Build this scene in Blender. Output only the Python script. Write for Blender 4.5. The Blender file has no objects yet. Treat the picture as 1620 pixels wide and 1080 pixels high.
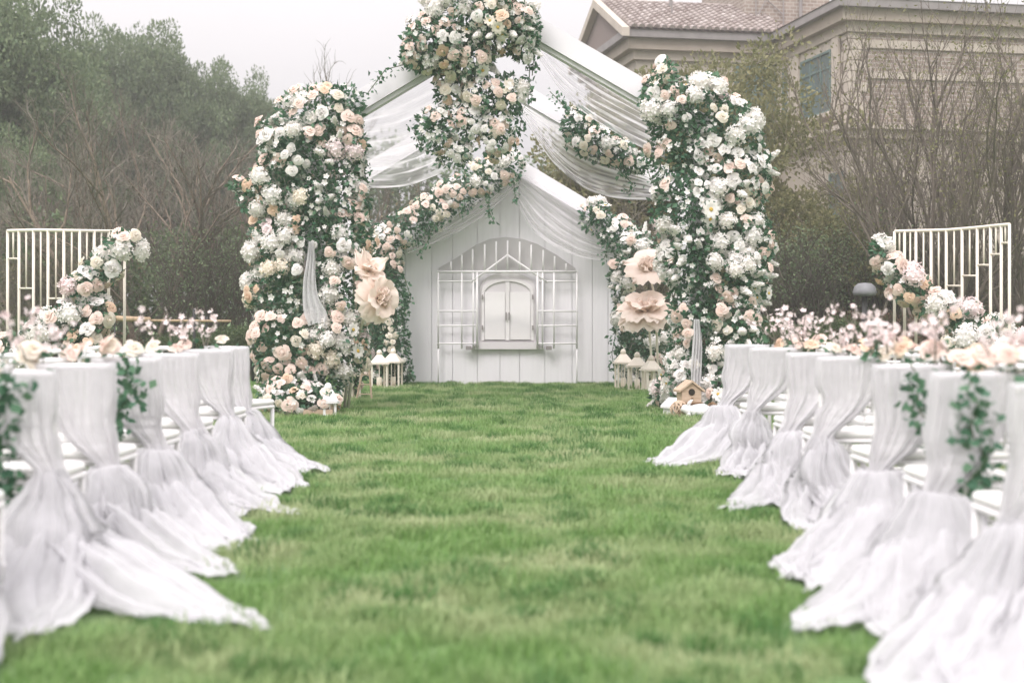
import bpy, math, random
import numpy as np
from mathutils import Vector, Matrix, Euler

SC = bpy.context.scene
COL = SC.collection
R = math.radians
rnd = random.Random(11)
F, CX, HY, CH = 2250.0, 810.0, 500.0, 1.2


def W(px, py, d):
    return Vector(((px - CX) * d / F, d, CH + (HY - py) * d / F))


# ------------------------------------------------------------------ camera
cam_d = bpy.data.cameras.new('camera')
cam = bpy.data.objects.new('camera', cam_d)
COL.objects.link(cam)
cam.location = (0, 0, CH)
cam.rotation_euler = (R(90), 0, 0)
cam_d.lens, cam_d.sensor_width = 50, 36
cam_d.shift_y = -40 / 1620
cam_d.clip_start, cam_d.clip_end = 0.1, 2000
cam_d.dof.use_dof = True
cam_d.dof.focus_distance = 20.5
cam_d.dof.aperture_fstop = 1.5
SC.camera = cam

# ------------------------------------------------------------------ sky, sun, exposure
SUN_EL, SUN_AZ = R(48), R(205)          # azimuth measured clockwise from +Y
world = bpy.data.worlds.new('World')
SC.world = world
world.use_nodes = True
wn, wl = world.node_tree.nodes, world.node_tree.links
wn.clear()
w_out = wn.new('ShaderNodeOutputWorld')
sky = wn.new('ShaderNodeTexSky')
sky.sky_type = 'NISHITA'
sky.sun_disc = False
sky.sun_elevation = SUN_EL
sky.sun_rotation = SUN_AZ
bg1 = wn.new('ShaderNodeBackground')
bg1.inputs['Strength'].default_value = 0.06
hs = wn.new('ShaderNodeHueSaturation')
hs.inputs['Saturation'].default_value = 0.2
wl.new(sky.outputs[0], hs.inputs['Color'])
wl.new(hs.outputs[0], bg1.inputs['Color'])
# an overcast layer: three times as bright overhead as at the horizon
tc = wn.new('ShaderNodeTexCoord')
sep = wn.new('ShaderNodeSeparateXYZ')
wl.new(tc.outputs['Generated'], sep.inputs[0])
mr = wn.new('ShaderNodeMapRange')
mr.inputs['From Min'].default_value, mr.inputs['From Max'].default_value = 0.0, 1.0
mr.inputs['To Min'].default_value, mr.inputs['To Max'].default_value = 0.385, 2.4
wl.new(sep.outputs['Z'], mr.inputs['Value'])
nz = wn.new('ShaderNodeTexNoise')
nz.inputs['Scale'].default_value = 2.2
nz.inputs['Detail'].default_value = 4
wl.new(tc.outputs['Generated'], nz.inputs['Vector'])
mr2 = wn.new('ShaderNodeMapRange')
mr2.inputs['To Min'].default_value, mr2.inputs['To Max'].default_value = 0.95, 1.05
wl.new(nz.outputs['Fac'], mr2.inputs['Value'])
mul = wn.new('ShaderNodeMath')
mul.operation = 'MULTIPLY'
wl.new(mr.outputs[0], mul.inputs[0])
wl.new(mr2.outputs[0], mul.inputs[1])
bg2 = wn.new('ShaderNodeBackground')
bg2.inputs['Color'].default_value = (1.0, 0.955, 0.98, 1)
wl.new(mul.outputs[0], bg2.inputs['Strength'])
mixs = wn.new('ShaderNodeMixShader')
mixs.inputs[0].default_value = 0.92
wl.new(bg1.outputs[0], mixs.inputs[1])
wl.new(bg2.outputs[0], mixs.inputs[2])
wl.new(mixs.outputs[0], w_out.inputs['Surface'])

sun_d = bpy.data.lights.new('sun', 'SUN')
sun_d.energy = 1.6
sun_d.angle = R(25)
sun_d.color = (1.0, 0.95, 0.935)
sun = bpy.data.objects.new('sun', sun_d)
COL.objects.link(sun)
sdir = Vector((math.sin(SUN_AZ) * math.cos(SUN_EL), math.cos(SUN_AZ) * math.cos(SUN_EL), math.sin(SUN_EL)))
sun.rotation_euler = sdir.to_track_quat('Z', 'Y').to_euler()

SC.view_settings.view_transform = 'Standard'
SC.view_settings.look = 'None'
SC.view_settings.gamma = 1
SC.view_settings.use_curve_mapping = False
SC.view_settings.exposure = 0.42
SC.cycles.use_denoising = True
SC.cycles.max_bounces = 10
SC.cycles.transparent_max_bounces = 24
SC.cycles.volume_bounces = 1


# ------------------------------------------------------------------ materials
def new_mat(name):
    m = bpy.data.materials.new(name)
    m.use_nodes = True
    m.node_tree.nodes.clear()
    out = m.node_tree.nodes.new('ShaderNodeOutputMaterial')
    return m, m.node_tree.nodes, m.node_tree.links, out


def ramp(n, l, src, cols):
    cr = n.new('ShaderNodeValToRGB')
    e = cr.color_ramp.elements
    while len(e) < len(cols):
        e.new(0.5)
    for k, c in enumerate(cols):
        e[k].position = k / (len(cols) - 1)
        e[k].color = (*c, 1)
    l.new(src, cr.inputs[0])
    return cr.outputs[0]


def leafy(name, cols, trans=0.3, rough=0.6, patch=None, gloss=0.25):
    """Leaves, blades and petals: colour varies from piece to piece, light passes through."""
    m, n, l, out = new_mat(name)
    g = n.new('ShaderNodeNewGeometry')
    o = n.new('ShaderNodeObjectInfo')
    add = n.new('ShaderNodeMath')
    add.operation = 'ADD'
    l.new(g.outputs['Random Per Island'], add.inputs[0])
    l.new(o.outputs['Random'], add.inputs[1])
    fr = n.new('ShaderNodeMath')
    fr.operation = 'FRACT'
    l.new(add.outputs[0], fr.inputs[0])
    c = ramp(n, l, fr.outputs[0], cols)
    if patch:
        sc, c2, lo, hi = patch
        t = n.new('ShaderNodeTexNoise')
        t.inputs['Scale'].default_value = sc
        t.inputs['Detail'].default_value = 5
        l.new(g.outputs['Position'], t.inputs['Vector'])
        mp = n.new('ShaderNodeMapRange')
        mp.inputs['From Min'].default_value, mp.inputs['From Max'].default_value = lo, hi
        l.new(t.outputs['Fac'], mp.inputs['Value'])
        mx = n.new('ShaderNodeMix')
        mx.data_type = 'RGBA'
        mx.inputs['B'].default_value = (*c2, 1)
        l.new(mp.outputs[0], mx.inputs['Factor'])
        l.new(c, mx.inputs['A'])
        c = mx.outputs['Result']
    p = n.new('ShaderNodeBsdfPrincipled')
    p.inputs['Roughness'].default_value = rough
    p.inputs['Specular IOR Level'].default_value = gloss
    l.new(c, p.inputs['Base Color'])
    t2 = n.new('ShaderNodeBsdfTranslucent')
    l.new(c, t2.inputs['Color'])
    mx2 = n.new('ShaderNodeMixShader')
    mx2.inputs[0].default_value = trans
    l.new(p.outputs[0], mx2.inputs[1])
    l.new(t2.outputs[0], mx2.inputs[2])
    l.new(mx2.outputs[0], out.inputs['Surface'])
    return m


def solid(name, c1, c2=None, scale=6.0, rough=0.6, bump=0.0, stretch=(1, 1, 1), lo=0.35, hi=0.65):
    m, n, l, out = new_mat(name)
    p = n.new('ShaderNodeBsdfPrincipled')
    p.inputs['Roughness'].default_value = rough
    p.inputs['Specular IOR Level'].default_value = 0.3
    c2 = c2 or tuple(v * 0.88 for v in c1)
    tcn = n.new('ShaderNodeTexCoord')
    oi = n.new('ShaderNodeObjectInfo')
    vadd = n.new('ShaderNodeVectorMath')
    vadd.operation = 'ADD'
    l.new(tcn.outputs['Object'], vadd.inputs[0])
    l.new(oi.outputs['Random'], vadd.inputs[1])
    mapn = n.new('ShaderNodeMapping')
    mapn.inputs['Scale'].default_value = stretch
    l.new(vadd.outputs[0], mapn.inputs['Vector'])
    t = n.new('ShaderNodeTexNoise')
    t.inputs['Scale'].default_value = scale
    t.inputs['Detail'].default_value = 6
    l.new(mapn.outputs[0], t.inputs['Vector'])
    mp = n.new('ShaderNodeMapRange')
    mp.inputs['From Min'].default_value, mp.inputs['From Max'].default_value = lo, hi
    l.new(t.outputs['Fac'], mp.inputs['Value'])
    l.new(ramp(n, l, mp.outputs[0], [c1, c2]), p.inputs['Base Color'])
    if bump:
        b = n.new('ShaderNodeBump')
        b.inputs['Strength'].default_value = bump
        b.inputs['Distance'].default_value = 0.01
        l.new(t.outputs['Fac'], b.inputs['Height'])
        l.new(b.outputs[0], p.inputs['Normal'])
    l.new(p.outputs[0], out.inputs['Surface'])
    return m


def cloth(name, col, see=0.12, trans=0.45, mottled=0.08, scale=9, stretch=(1, 1, 1)):
    m, n, l, out = new_mat(name)
    d = n.new('ShaderNodeBsdfDiffuse')
    d.inputs['Color'].default_value = (*col, 1)
    t = n.new('ShaderNodeBsdfTranslucent')
    t.inputs['Color'].default_value = (*col, 1)
    mx = n.new('ShaderNodeMixShader')
    mx.inputs[0].default_value = trans
    l.new(d.outputs[0], mx.inputs[1])
    l.new(t.outputs[0], mx.inputs[2])
    tr = n.new('ShaderNodeBsdfTransparent')
    tcn = n.new('ShaderNodeTexCoord')
    mapn = n.new('ShaderNodeMapping')
    mapn.inputs['Scale'].default_value = stretch
    l.new(tcn.outputs['UV' if stretch != (1, 1, 1) else 'Object'], mapn.inputs['Vector'])
    nt = n.new('ShaderNodeTexNoise')
    nt.inputs['Scale'].default_value = scale
    nt.inputs['Detail'].default_value = 5
    l.new(mapn.outputs[0], nt.inputs['Vector'])
    mp = n.new('ShaderNodeMapRange')
    mp.inputs['From Min'].default_value, mp.inputs['From Max'].default_value = 0.3, 0.7
    mp.inputs['To Min'].default_value = max(0, see - mottled)
    mp.inputs['To Max'].default_value = see + mottled
    l.new(nt.outputs['Fac'], mp.inputs['Value'])
    mx2 = n.new('ShaderNodeMixShader')
    # threads close up where the cloth turns edge-on, so folds read denser than flat cloth
    lw = n.new('ShaderNodeLayerWeight')
    lw.inputs['Blend'].default_value = .5
    fm = n.new('ShaderNodeMapRange')
    fm.inputs['From Min'].default_value, fm.inputs['From Max'].default_value = .1, .85
    fm.inputs['To Min'].default_value, fm.inputs['To Max'].default_value = 1.25, .2
    l.new(lw.outputs['Facing'], fm.inputs['Value'])
    mm = n.new('ShaderNodeMath')
    mm.operation = 'MULTIPLY'
    l.new(mp.outputs[0], mm.inputs[0])
    l.new(fm.outputs[0], mm.inputs[1])
    l.new(mm.outputs[0], mx2.inputs[0])
    l.new(mx.outputs[0], mx2.inputs[1])
    l.new(tr.outputs[0], mx2.inputs[2])
    l.new(mx2.outputs[0], out.inputs['Surface'])
    return m


def bricks(name, c1, c2, mortar, scale):
    m, n, l, out = new_mat(name)
    tcn = n.new('ShaderNodeTexCoord')
    mp = n.new('ShaderNodeMapping')
    sp = n.new('ShaderNodeSeparateXYZ')
    l.new(tcn.outputs['Object'], sp.inputs[0])
    ad = n.new('ShaderNodeMath')
    ad.operation = 'ADD'
    l.new(sp.outputs['X'], ad.inputs[0])
    l.new(sp.outputs['Y'], ad.inputs[1])
    cb = n.new('ShaderNodeCombineXYZ')
    l.new(ad.outputs[0], cb.inputs['X'])
    l.new(sp.outputs['Z'], cb.inputs['Y'])
    b = n.new('ShaderNodeTexBrick')
    b.inputs['Color1'].default_value = (*c1, 1)
    b.inputs['Color2'].default_value = (*c2, 1)
    b.inputs['Mortar'].default_value = (*mortar, 1)
    b.inputs['Scale'].default_value = scale
    b.inputs['Mortar Size'].default_value = 0.03
    l.new(cb.outputs[0], b.inputs['Vector'])
    p = n.new('ShaderNodeBsdfPrincipled')
    p.inputs['Roughness'].default_value = 0.9
    l.new(b.outputs['Color'], p.inputs['Base Color'])
    bu = n.new('ShaderNodeBump')
    bu.inputs['Strength'].default_value = 0.4
    bu.inputs['Distance'].default_value = 0.02
    bu.invert = True
    l.new(b.outputs['Fac'], bu.inputs['Height'])
    l.new(bu.outputs[0], p.inputs['Normal'])
    l.new(p.outputs[0], out.inputs['Surface'])
    return m


M = {}
M['ivy'] = leafy('ivy_leaf', [(.04, .115, .065), (.07, .165, .09), (.11, .215, .12), (.05, .14, .085)], .25, .5)
M['sage'] = leafy('sage_leaf', [(.13, .21, .15), (.18, .26, .19), (.10, .17, .12)], .25, .6)
M['evergreen'] = leafy('evergreen_leaf', [(.10, .15, .075), (.15, .205, .105), (.20, .25, .13), (.12, .175, .10)], .25, .6)
M['olive'] = leafy('olive_leaf', [(.15, .16, .07), (.21, .205, .095), (.27, .25, .13), (.12, .135, .06)], .3, .6)
M['hedge'] = leafy('hedge_leaf', [(.05, .085, .035), (.08, .12, .05), (.13, .165, .07)], .25, .5)
M['red_hedge'] = leafy('red_hedge_leaf', [(.07, .085, .045), (.14, .075, .055), (.10, .10, .055), (.20, .09, .07)], .25, .5)
M['dry'] = leafy('dry_leaf', [(.16, .14, .08), (.21, .18, .115), (.14, .145, .075)], .3, .7)
M['twig'] = solid('twig_bark', (.22, .20, .16), (.14, .125, .10), 5, .9)
M['twig_dark'] = solid('dark_twig_bark', (.12, .105, .085), (.08, .07, .058), 5, .9)
M['stem_bark'] = solid('dark_stem_bark', (.19, .16, .13), (.13, .108, .088), 6, .9)
M['bark'] = solid('trunk_bark', (.27, .215, .165), (.15, .12, .095), 9, .95, .6, (4, 4, 1))
PET = {
    'white': leafy('white_petal', [(.89, .855, .83), (.90, .88, .86), (.88, .83, .77)], .25, .6, gloss=.2),
    'cream': leafy('cream_petal', [(.87, .79, .68), (.88, .82, .73), (.86, .77, .62)], .25, .6, gloss=.2),
    'blush': leafy('blush_petal', [(.89, .71, .63), (.90, .77, .70), (.88, .67, .58)], .25, .6, gloss=.2),
    'peach': leafy('peach_petal', [(.86, .63, .46), (.87, .70, .55), (.85, .60, .45)], .25, .6, gloss=.2),
    'pink': leafy('pink_petal', [(.87, .74, .73), (.89, .81, .80), (.86, .69, .69)], .25, .6, gloss=.2),
}
M['yellow'] = solid('flower_centre_yellow', (.65, .45, .10), (.5, .32, .06), 40, .8)
M['white_paint'] = solid('white_paint', (.84, .82, .825), (.79, .77, .775), 4, .45)
M['cream_paint'] = solid('cream_paint', (.80, .74, .65), (.73, .66, .57), 5, .5)
M['board_white'] = solid('pale_board_paint', (.83, .80, .84), (.78, .75, .79), 3, .6, .15)
M['cushion'] = solid('white_cushion', (.80, .79, .77), (.76, .75, .73), 8, .8)
M['wood'] = solid('pale_wood', (.58, .45, .34), (.46, .34, .245), 6, .75, .2, (1, 1, 6))
M['wood_dark'] = solid('brown_wood', (.26, .16, .09), (.17, .10, .055), 6, .8, .2, (1, 1, 6))
M['rail_wood'] = solid('weathered_rail_wood', (.46, .34, .22), (.33, .24, .16), 5, .8, .2, (6, 1, 1))
M['black'] = solid('black_metal', (.03, .03, .03), (.045, .045, .045), 5, .5)
M['grey_metal'] = solid('grey_metal', (.25, .25, .27), (.19, .19, .20), 6, .5)
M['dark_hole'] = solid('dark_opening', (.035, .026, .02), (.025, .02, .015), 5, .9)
M['tulle'] = cloth('white_tulle', (.735, .73, .745), .38, .45, .06, 9)
M['sheer'] = cloth('sheer_voile', (.89, .86, .885), .52, .5, .05, 3.0, (2, 26, 1))
M['tulle_panel'] = cloth('doubled_tulle', (.76, .75, .765), .26, .4, .04, 9)
M['lace'] = cloth('white_lace', (.86, .85, .86), .10, .4, .1, 30)
M['paper'] = leafy('peach_paper', [(.90, .75, .66), (.90, .79, .71), (.90, .77, .68)], .3, .8, gloss=.1)
M['candle'] = solid('candle_wax', (.85, .78, .68), (.80, .72, .60), 4, .5)
M['plaster'] = solid('cream_plaster', (.46, .41, .35), (.41, .365, .31), 1.5, .9, .1)
M['stone_trim'] = solid('stone_trim', (.54, .48, .415), (.47, .415, .355), 2.5, .9, .1)
M['soffit'] = solid('soffit_boards', (.40, .345, .29), (.35, .30, .25), 2, .9)
M['gutter'] = solid('grey_gutter', (.30, .275, .27), (.25, .23, .225), 3, .6)
M['tile'] = leafy('clay_roof_tile', [(.27, .225, .205), (.36, .31, .29), (.22, .175, .16), (.45, .40, .38)], 0, .8)
M['brick'] = bricks('brown_brick', (.25, .195, .165), (.34, .275, .235), (.44, .40, .36), 2.1)
M['glass'] = solid('window_glass', (.10, .135, .14), (.16, .21, .20), .7, .12)
M['window_green'] = solid('green_window_frame', (.16, .23, .215), (.13, .19, .18), 4, .5)
M['soil'] = solid('planting_soil', (.10, .085, .06), (.06, .065, .035), 3, .95, .5)
M['grass'] = leafy('grass_blade', [(.13, .245, .07), (.195, .335, .10), (.285, .41, .165), (.155, .29, .085)], .35, .55,
                   patch=(1.15, (.43, .48, .27), .43, .67), gloss=.2)
M['tuft'] = leafy('tuft_blade', [(.065, .165, .045), (.10, .225, .065), (.14, .27, .085)], .35, .5, gloss=.2)
M['mural'] = solid('printed_window_grey', (.70, .665, .68), (.65, .62, .635), 2, .8)
M['mural_shade'] = solid('printed_arch_grey', (.50, .48, .485), (.55, .53, .53), 1.2, .8)
M['shell_pane'] = solid('frosted_pane', (.80, .765, .775), (.66, .635, .65), .9, .25)


def pane_print():
    # the printed view in the window: pale sky over misty ground, with the two pale blinds of the print
    m, n, l, out = new_mat('printed_pane_view')
    tcn = n.new('ShaderNodeTexCoord')
    sp = n.new('ShaderNodeSeparateXYZ')
    l.new(tcn.outputs['Object'], sp.inputs[0])
    t = n.new('ShaderNodeTexNoise')
    t.inputs['Scale'].default_value = 2.4
    t.inputs['Detail'].default_value = 5
    l.new(tcn.outputs['Object'], t.inputs['Vector'])
    ad = n.new('ShaderNodeMath')
    ad.operation = 'MULTIPLY_ADD'
    ad.inputs[1].default_value = .35
    l.new(t.outputs['Fac'], ad.inputs[0])
    l.new(sp.outputs['Z'], ad.inputs[2])
    mp = n.new('ShaderNodeMapRange')
    mp.inputs['From Min'].default_value, mp.inputs['From Max'].default_value = .95, 1.75
    l.new(ad.outputs[0], mp.inputs['Value'])
    p = n.new('ShaderNodeBsdfPrincipled')
    p.inputs['Roughness'].default_value = .4
    l.new(ramp(n, l, mp.outputs[0], [(.78, .75, .75), (.74, .71, .72), (.69, .665, .68), (.83, .80, .81), (.85, .82, .83), (.81, .78, .79)]), p.inputs['Base Color'])
    l.new(p.outputs[0], out.inputs['Surface'])
    return m


M['pane_print'] = pane_print()
M['window_tone'] = solid('printed_frame_grey', (.80, .77, .775), (.74, .71, .715), 3, .6)


def lawn_material():
    m, n, l, out = new_mat('lawn_soil_and_thatch')
    tcn = n.new('ShaderNodeTexCoord')
    a = n.new('ShaderNodeTexNoise')
    a.inputs['Scale'].default_value = .9
    a.inputs['Detail'].default_value = 6
    l.new(tcn.outputs['Object'], a.inputs['Vector'])
    b = n.new('ShaderNodeTexNoise')
    b.inputs['Scale'].default_value = 38
    b.inputs['Detail'].default_value = 4
    l.new(tcn.outputs['Object'], b.inputs['Vector'])
    ad = n.new('ShaderNodeMath')
    ad.operation = 'MULTIPLY_ADD'
    ad.inputs[1].default_value = .5
    l.new(b.outputs['Fac'], ad.inputs[0])
    h = n.new('ShaderNodeMath')
    h.operation = 'MULTIPLY'
    h.inputs[1].default_value = .5
    l.new(a.outputs['Fac'], h.inputs[0])
    l.new(h.outputs[0], ad.inputs[2])
    c = ramp(n, l, ad.outputs[0], [(.05, .085, .025), (.08, .15, .045), (.12, .20, .07), (.19, .23, .11)])
    p = n.new('ShaderNodeBsdfPrincipled')
    p.inputs['Roughness'].default_value = .95
    l.new(c, p.inputs['Base Color'])
    l.new(p.outputs[0], out.inputs['Surface'])
    return m


M['lawn'] = lawn_material()


# ------------------------------------------------------------------ mesh helpers
class MB:
    """Collects shapes, then becomes one mesh."""

    def __init__(s):
        s.v, s.f, s.m = [], [], []

    def add(s, vs, fs, mi=0):
        b = len(s.v)
        s.v += [tuple(x) for x in vs]
        s.f += [tuple(i + b for i in q) for q in fs]
        s.m += [mi] * len(fs)
        return s

    def box(s, a, b, mi=0, bev=0.0):
        (x0, y0, z0), (x1, y1, z1) = a, b
        if bev:
            e = bev
            pts, fs = [], []
            # a chamfered box: inset the eight corners along each axis
            for sx in (0, 1):
                for sy in (0, 1):
                    for sz in (0, 1):
                        X, Y, Z = (x1 if sx else x0), (y1 if sy else y0), (z1 if sz else z0)
                        dx, dy, dz = (-e if sx else e), (-e if sy else e), (-e if sz else e)
                        pts += [(X, Y + dy, Z + dz), (X + dx, Y, Z + dz), (X + dx, Y + dy, Z)]
            idx = lambda sx, sy, sz, k: (sx * 4 + sy * 2 + sz) * 3 + k
            for sx in (0, 1):
                q = [idx(sx, 0, 0, 0), idx(sx, 1, 0, 0), idx(sx, 1, 1, 0), idx(sx, 0, 1, 0)]
                fs.append(q if sx else q[::-1])
            for sy in (0, 1):
                q = [idx(0, sy, 0, 1), idx(1, sy, 0, 1), idx(1, sy, 1, 1), idx(0, sy, 1, 1)]
                fs.append(q[::-1] if sy else q)
            for sz in (0, 1):
                q = [idx(0, 0, sz, 2), idx(1, 0, sz, 2), idx(1, 1, sz, 2), idx(0, 1, sz, 2)]
                fs.append(q if sz else q[::-1])
            for sx in (0, 1):
                for sy in (0, 1):
                    fs.append([idx(sx, sy, 0, 0), idx(sx, sy, 0, 1), idx(sx, sy, 1, 1), idx(sx, sy, 1, 0)])
                for sz in (0, 1):
                    fs.append([idx(sx, 0, sz, 0), idx(sx, 0, sz, 2), idx(sx, 1, sz, 2), idx(sx, 1, sz, 0)])
            for sy in (0, 1):
                for sz in (0, 1):
                    fs.append([idx(0, sy, sz, 1), idx(0, sy, sz, 2), idx(1, sy, sz, 2), idx(1, sy, sz, 1)])
            for sx in (0, 1):
                for sy in (0, 1):
                    for sz in (0, 1):
                        fs.append([idx(sx, sy, sz, 0), idx(sx, sy, sz, 1), idx(sx, sy, sz, 2)])
            return s.add(pts, fs, mi)
        return s.add([(x0, y0, z0), (x1, y0, z0), (x1, y1, z0), (x0, y1, z0),
                      (x0, y0, z1), (x1, y0, z1), (x1, y1, z1), (x0, y1, z1)],
                     [(0, 3, 2, 1), (4, 5, 6, 7), (0, 1, 5, 4), (1, 2, 6, 5), (2, 3, 7, 6), (3, 0, 4, 7)], mi)

    def tube(s, pts, rad, n=8, mi=0, cap=True):
        pts = [Vector(p) for p in pts]
        rs = rad if isinstance(rad, (list, tuple)) else [rad] * len(pts)
        vs, fs = [], []
        up = None
        for k, p in enumerate(pts):
            t = (pts[min(k + 1, len(pts) - 1)] - pts[max(k - 1, 0)]).normalized()
            if up is None or abs(up.dot(t)) > .95:
                up = Vector((0, 0, 1)) if abs(t.z) < .9 else Vector((1, 0, 0))
            a = t.cross(up).normalized()
            b = a.cross(t)
            up = b
            for j in range(n):
                w = 2 * math.pi * j / n
                vs.append(p + (a * math.cos(w) + b * math.sin(w)) * rs[k])
        for k in range(len(pts) - 1):
            for j in range(n):
                fs.append((k * n + j, k * n + (j + 1) % n, (k + 1) * n + (j + 1) % n, (k + 1) * n + j))
        if cap:
            fs.append(tuple(range(n))[::-1])
            fs.append(tuple((len(pts) - 1) * n + j for j in range(n)))
        return s.add(vs, fs, mi)

    def lathe(s, prof, n=12, c=(0, 0, 0), mi=0, sx=1, sy=1):
        vs, fs = [], []
        for r, z in prof:
            for j in range(n):
                w = 2 * math.pi * j / n
                vs.append((c[0] + r * math.cos(w) * sx, c[1] + r * math.sin(w) * sy, c[2] + z))
        for k in range(len(prof) - 1):
            for j in range(n):
                fs.append((k * n + j, k * n + (j + 1) % n, (k + 1) * n + (j + 1) % n, (k + 1) * n + j))
        fs.append(tuple(range(n))[::-1])
        fs.append(tuple((len(prof) - 1) * n + j for j in range(n)))
        return s.add(vs, fs, mi)

    def prism(s, poly, y0, y1, mi=0):
        """A polygon in x, z (counter-clockwise seen from -y) pulled from y0 to y1."""
        n = len(poly)
        vs = [(x, y0, z) for x, z in poly] + [(x, y1, z) for x, z in poly]
        fs = [tuple(range(n)), tuple(range(2 * n - 1, n - 1, -1))]
        fs += [(k, n + k, n + (k + 1) % n, (k + 1) % n) for k in range(n)]
        return s.add(vs, fs, mi)

    def mesh(s, name, mats, smooth=False):
        me = bpy.data.meshes.new(name)
        me.from_pydata(s.v, [], s.f)
        for m in (mats if isinstance(mats, (list, tuple)) else [mats]):
            me.materials.append(m)
        if isinstance(mats, (list, tuple)):
            me.polygons.foreach_set('material_index', s.m)
        if smooth:
            me.polygons.foreach_set('use_smooth', [True] * len(s.f))
        me.update()
        return me


def np_mesh(name, V, Fc, mat, smooth=False):
    """V (n,3) and Fc (m,k) arrays to a mesh."""
    V = np.asarray(V, np.float32)
    Fc = np.asarray(Fc, np.int32)
    me = bpy.data.meshes.new(name)
    k = Fc.shape[1]
    me.vertices.add(len(V))
    me.vertices.foreach_set('co', V.ravel())
    me.loops.add(Fc.size)
    me.loops.foreach_set('vertex_index', Fc.ravel())
    me.polygons.add(len(Fc))
    me.polygons.foreach_set('loop_start', np.arange(0, Fc.size, k, dtype=np.int32))
    me.materials.append(mat)
    if smooth:
        me.polygons.foreach_set('use_smooth', np.ones(len(Fc), bool))
    me.update(calc_edges=True)
    return me


def link(name, data, parent=None, loc=None, rot=None, scale=None, kind=None):
    o = bpy.data.objects.new(name, data)
    COL.objects.link(o)
    if parent:
        o.parent = parent
    if loc is not None:
        o.location = loc
    if rot is not None:
        o.rotation_euler = rot
    if scale is not None:
        o.scale = scale if hasattr(scale, '__len__') else (scale,) * 3
    if kind:
        o['kind'] = kind
    return o


def tag(o, label, cat, group=None):
    o['label'] = label
    o['category'] = cat
    if group:
        o['group'] = group
    return o


def thing(name, label, cat, loc=(0, 0, 0), rz=0, group=None):
    o = bpy.data.objects.new(name, None)
    o.empty_display_size = .2
    COL.objects.link(o)
    o.location = loc
    o.rotation_euler = (0, 0, rz)
    return tag(o, label, cat, group)


def copy_thing(src, label, loc, rz=0, scale=None, group=None):
    r = src.copy()
    COL.objects.link(r)
    r.location = loc
    r.rotation_euler = (0, 0, rz)
    if scale is not None:
        r.scale = scale if hasattr(scale, '__len__') else (scale,) * 3
    r['label'] = label
    if group:
        r['group'] = group
    for ch in list(src.children):
        c = ch.copy()
        COL.objects.link(c)
        c.parent = r
        for g in list(ch.children):
            d = g.copy()
            COL.objects.link(d)
            d.parent = c
    return r


def unit(v):
    return v / np.maximum(np.linalg.norm(v, axis=-1, keepdims=True), 1e-9)


def leaf_arrays(P, N, size, rng, aspect=.5, spread=.9, droop=0.0, fold=.12):
    """One bent leaf (two triangles) per point."""
    n = len(P)
    d = unit(N + spread * unit(rng.normal(size=(n, 3))) + np.array([0, 0, -droop]))
    side = unit(np.cross(d, rng.normal(size=(n, 3))))
    nn = np.cross(side, d)
    L = np.broadcast_to(np.asarray(size), (n,))[:, None]
    a = P
    b = P + d * L * .45 + side * L * aspect * .5 + nn * L * fold
    t = P + d * L
    c = P + d * L * .45 - side * L * aspect * .5 + nn * L * fold
    V = np.stack([a, b, t, c], 1).reshape(-1, 3)
    i = np.arange(n)[:, None] * 4
    T = np.concatenate([i + [0, 1, 2], i + [0, 2, 3]], 1).reshape(-1, 3)
    return V, T


def seg_arrays(segs, k=3):
    """segs rows: x0 y0 z0 x1 y1 z1 r0 r1 -> open prisms."""
    S = np.asarray(segs, float)
    p0, p1, r0, r1 = S[:, :3], S[:, 3:6], S[:, 6:7], S[:, 7:8]
    t = unit(p1 - p0)
    ref = np.where(np.abs(t[:, 2:3]) > .9, np.array([[1., 0, 0]]), np.array([[0, 0, 1.]]))
    a = unit(np.cross(t, ref))
    b = np.cross(t, a)
    V = []
    for p, r in ((p0, r0), (p1, r1)):
        for j in range(k):
            w = 2 * math.pi * j / k
            V.append(p + (a * math.cos(w) + b * math.sin(w)) * r)
    V = np.stack(V, 1)
    n = len(S)
    base = np.arange(n)[:, None] * (2 * k)
    Q = []
    for j in range(k):
        Q.append(base + np.array([[j, (j + 1) % k, k + (j + 1) % k, k + j]]))
    return V.reshape(-1, 3), np.stack(Q, 1).reshape(-1, 4)


# ------------------------------------------------------------------ ground
def sheet(name, x0, y0, x1, y1, z, mat):
    b = MB()
    b.add([(x0, y0, z), (x1, y0, z), (x1, y1, z), (x0, y1, z)], [(0, 1, 2, 3)])
    return link(name, b.mesh(name, mat), kind='structure')


sheet('lawn', -400, -60, 400, 900, 0, M['lawn'])
sheet('planting_bed', -45, 27.2, 45, 75, .004, M['soil'])


# grass: clumps of bent blades scattered over the visible lawn
def clump_mesh(seed, n, rad, h0, h1, mat='grass'):
    g = np.random.default_rng(seed)
    r = rad * np.sqrt(g.random(n))
    a = g.random(n) * 2 * np.pi
    P = np.stack([r * np.cos(a), r * np.sin(a), np.full(n, -.004)], 1)
    H = g.uniform(h0, h1, n)[:, None]
    la = g.random(n) * 2 * np.pi
    lean = np.stack([np.cos(la), np.sin(la), np.zeros(n)], 1) * g.uniform(.1, .95, n)[:, None]
    wd = np.stack([-np.sin(la + g.normal(0, .5, n)), np.cos(la), np.zeros(n)], 1) * g.uniform(.0018, .0034, n)[:, None]
    mid = P + np.array([0, 0, .6]) * H + lean * H * .28
    tip = P + np.array([0, 0, .9]) * H + lean * H * .9
    V = np.stack([P - wd, P + wd, mid + wd * .8, mid - wd * .8, tip], 1).reshape(-1, 3)
    i = np.arange(n)[:, None] * 5
    T = np.concatenate([i + [0, 1, 2], i + [0, 2, 3], i + [3, 2, 4]], 1).reshape(-1, 3)
    return np_mesh('grass_clump', V, T, M[mat])


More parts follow.
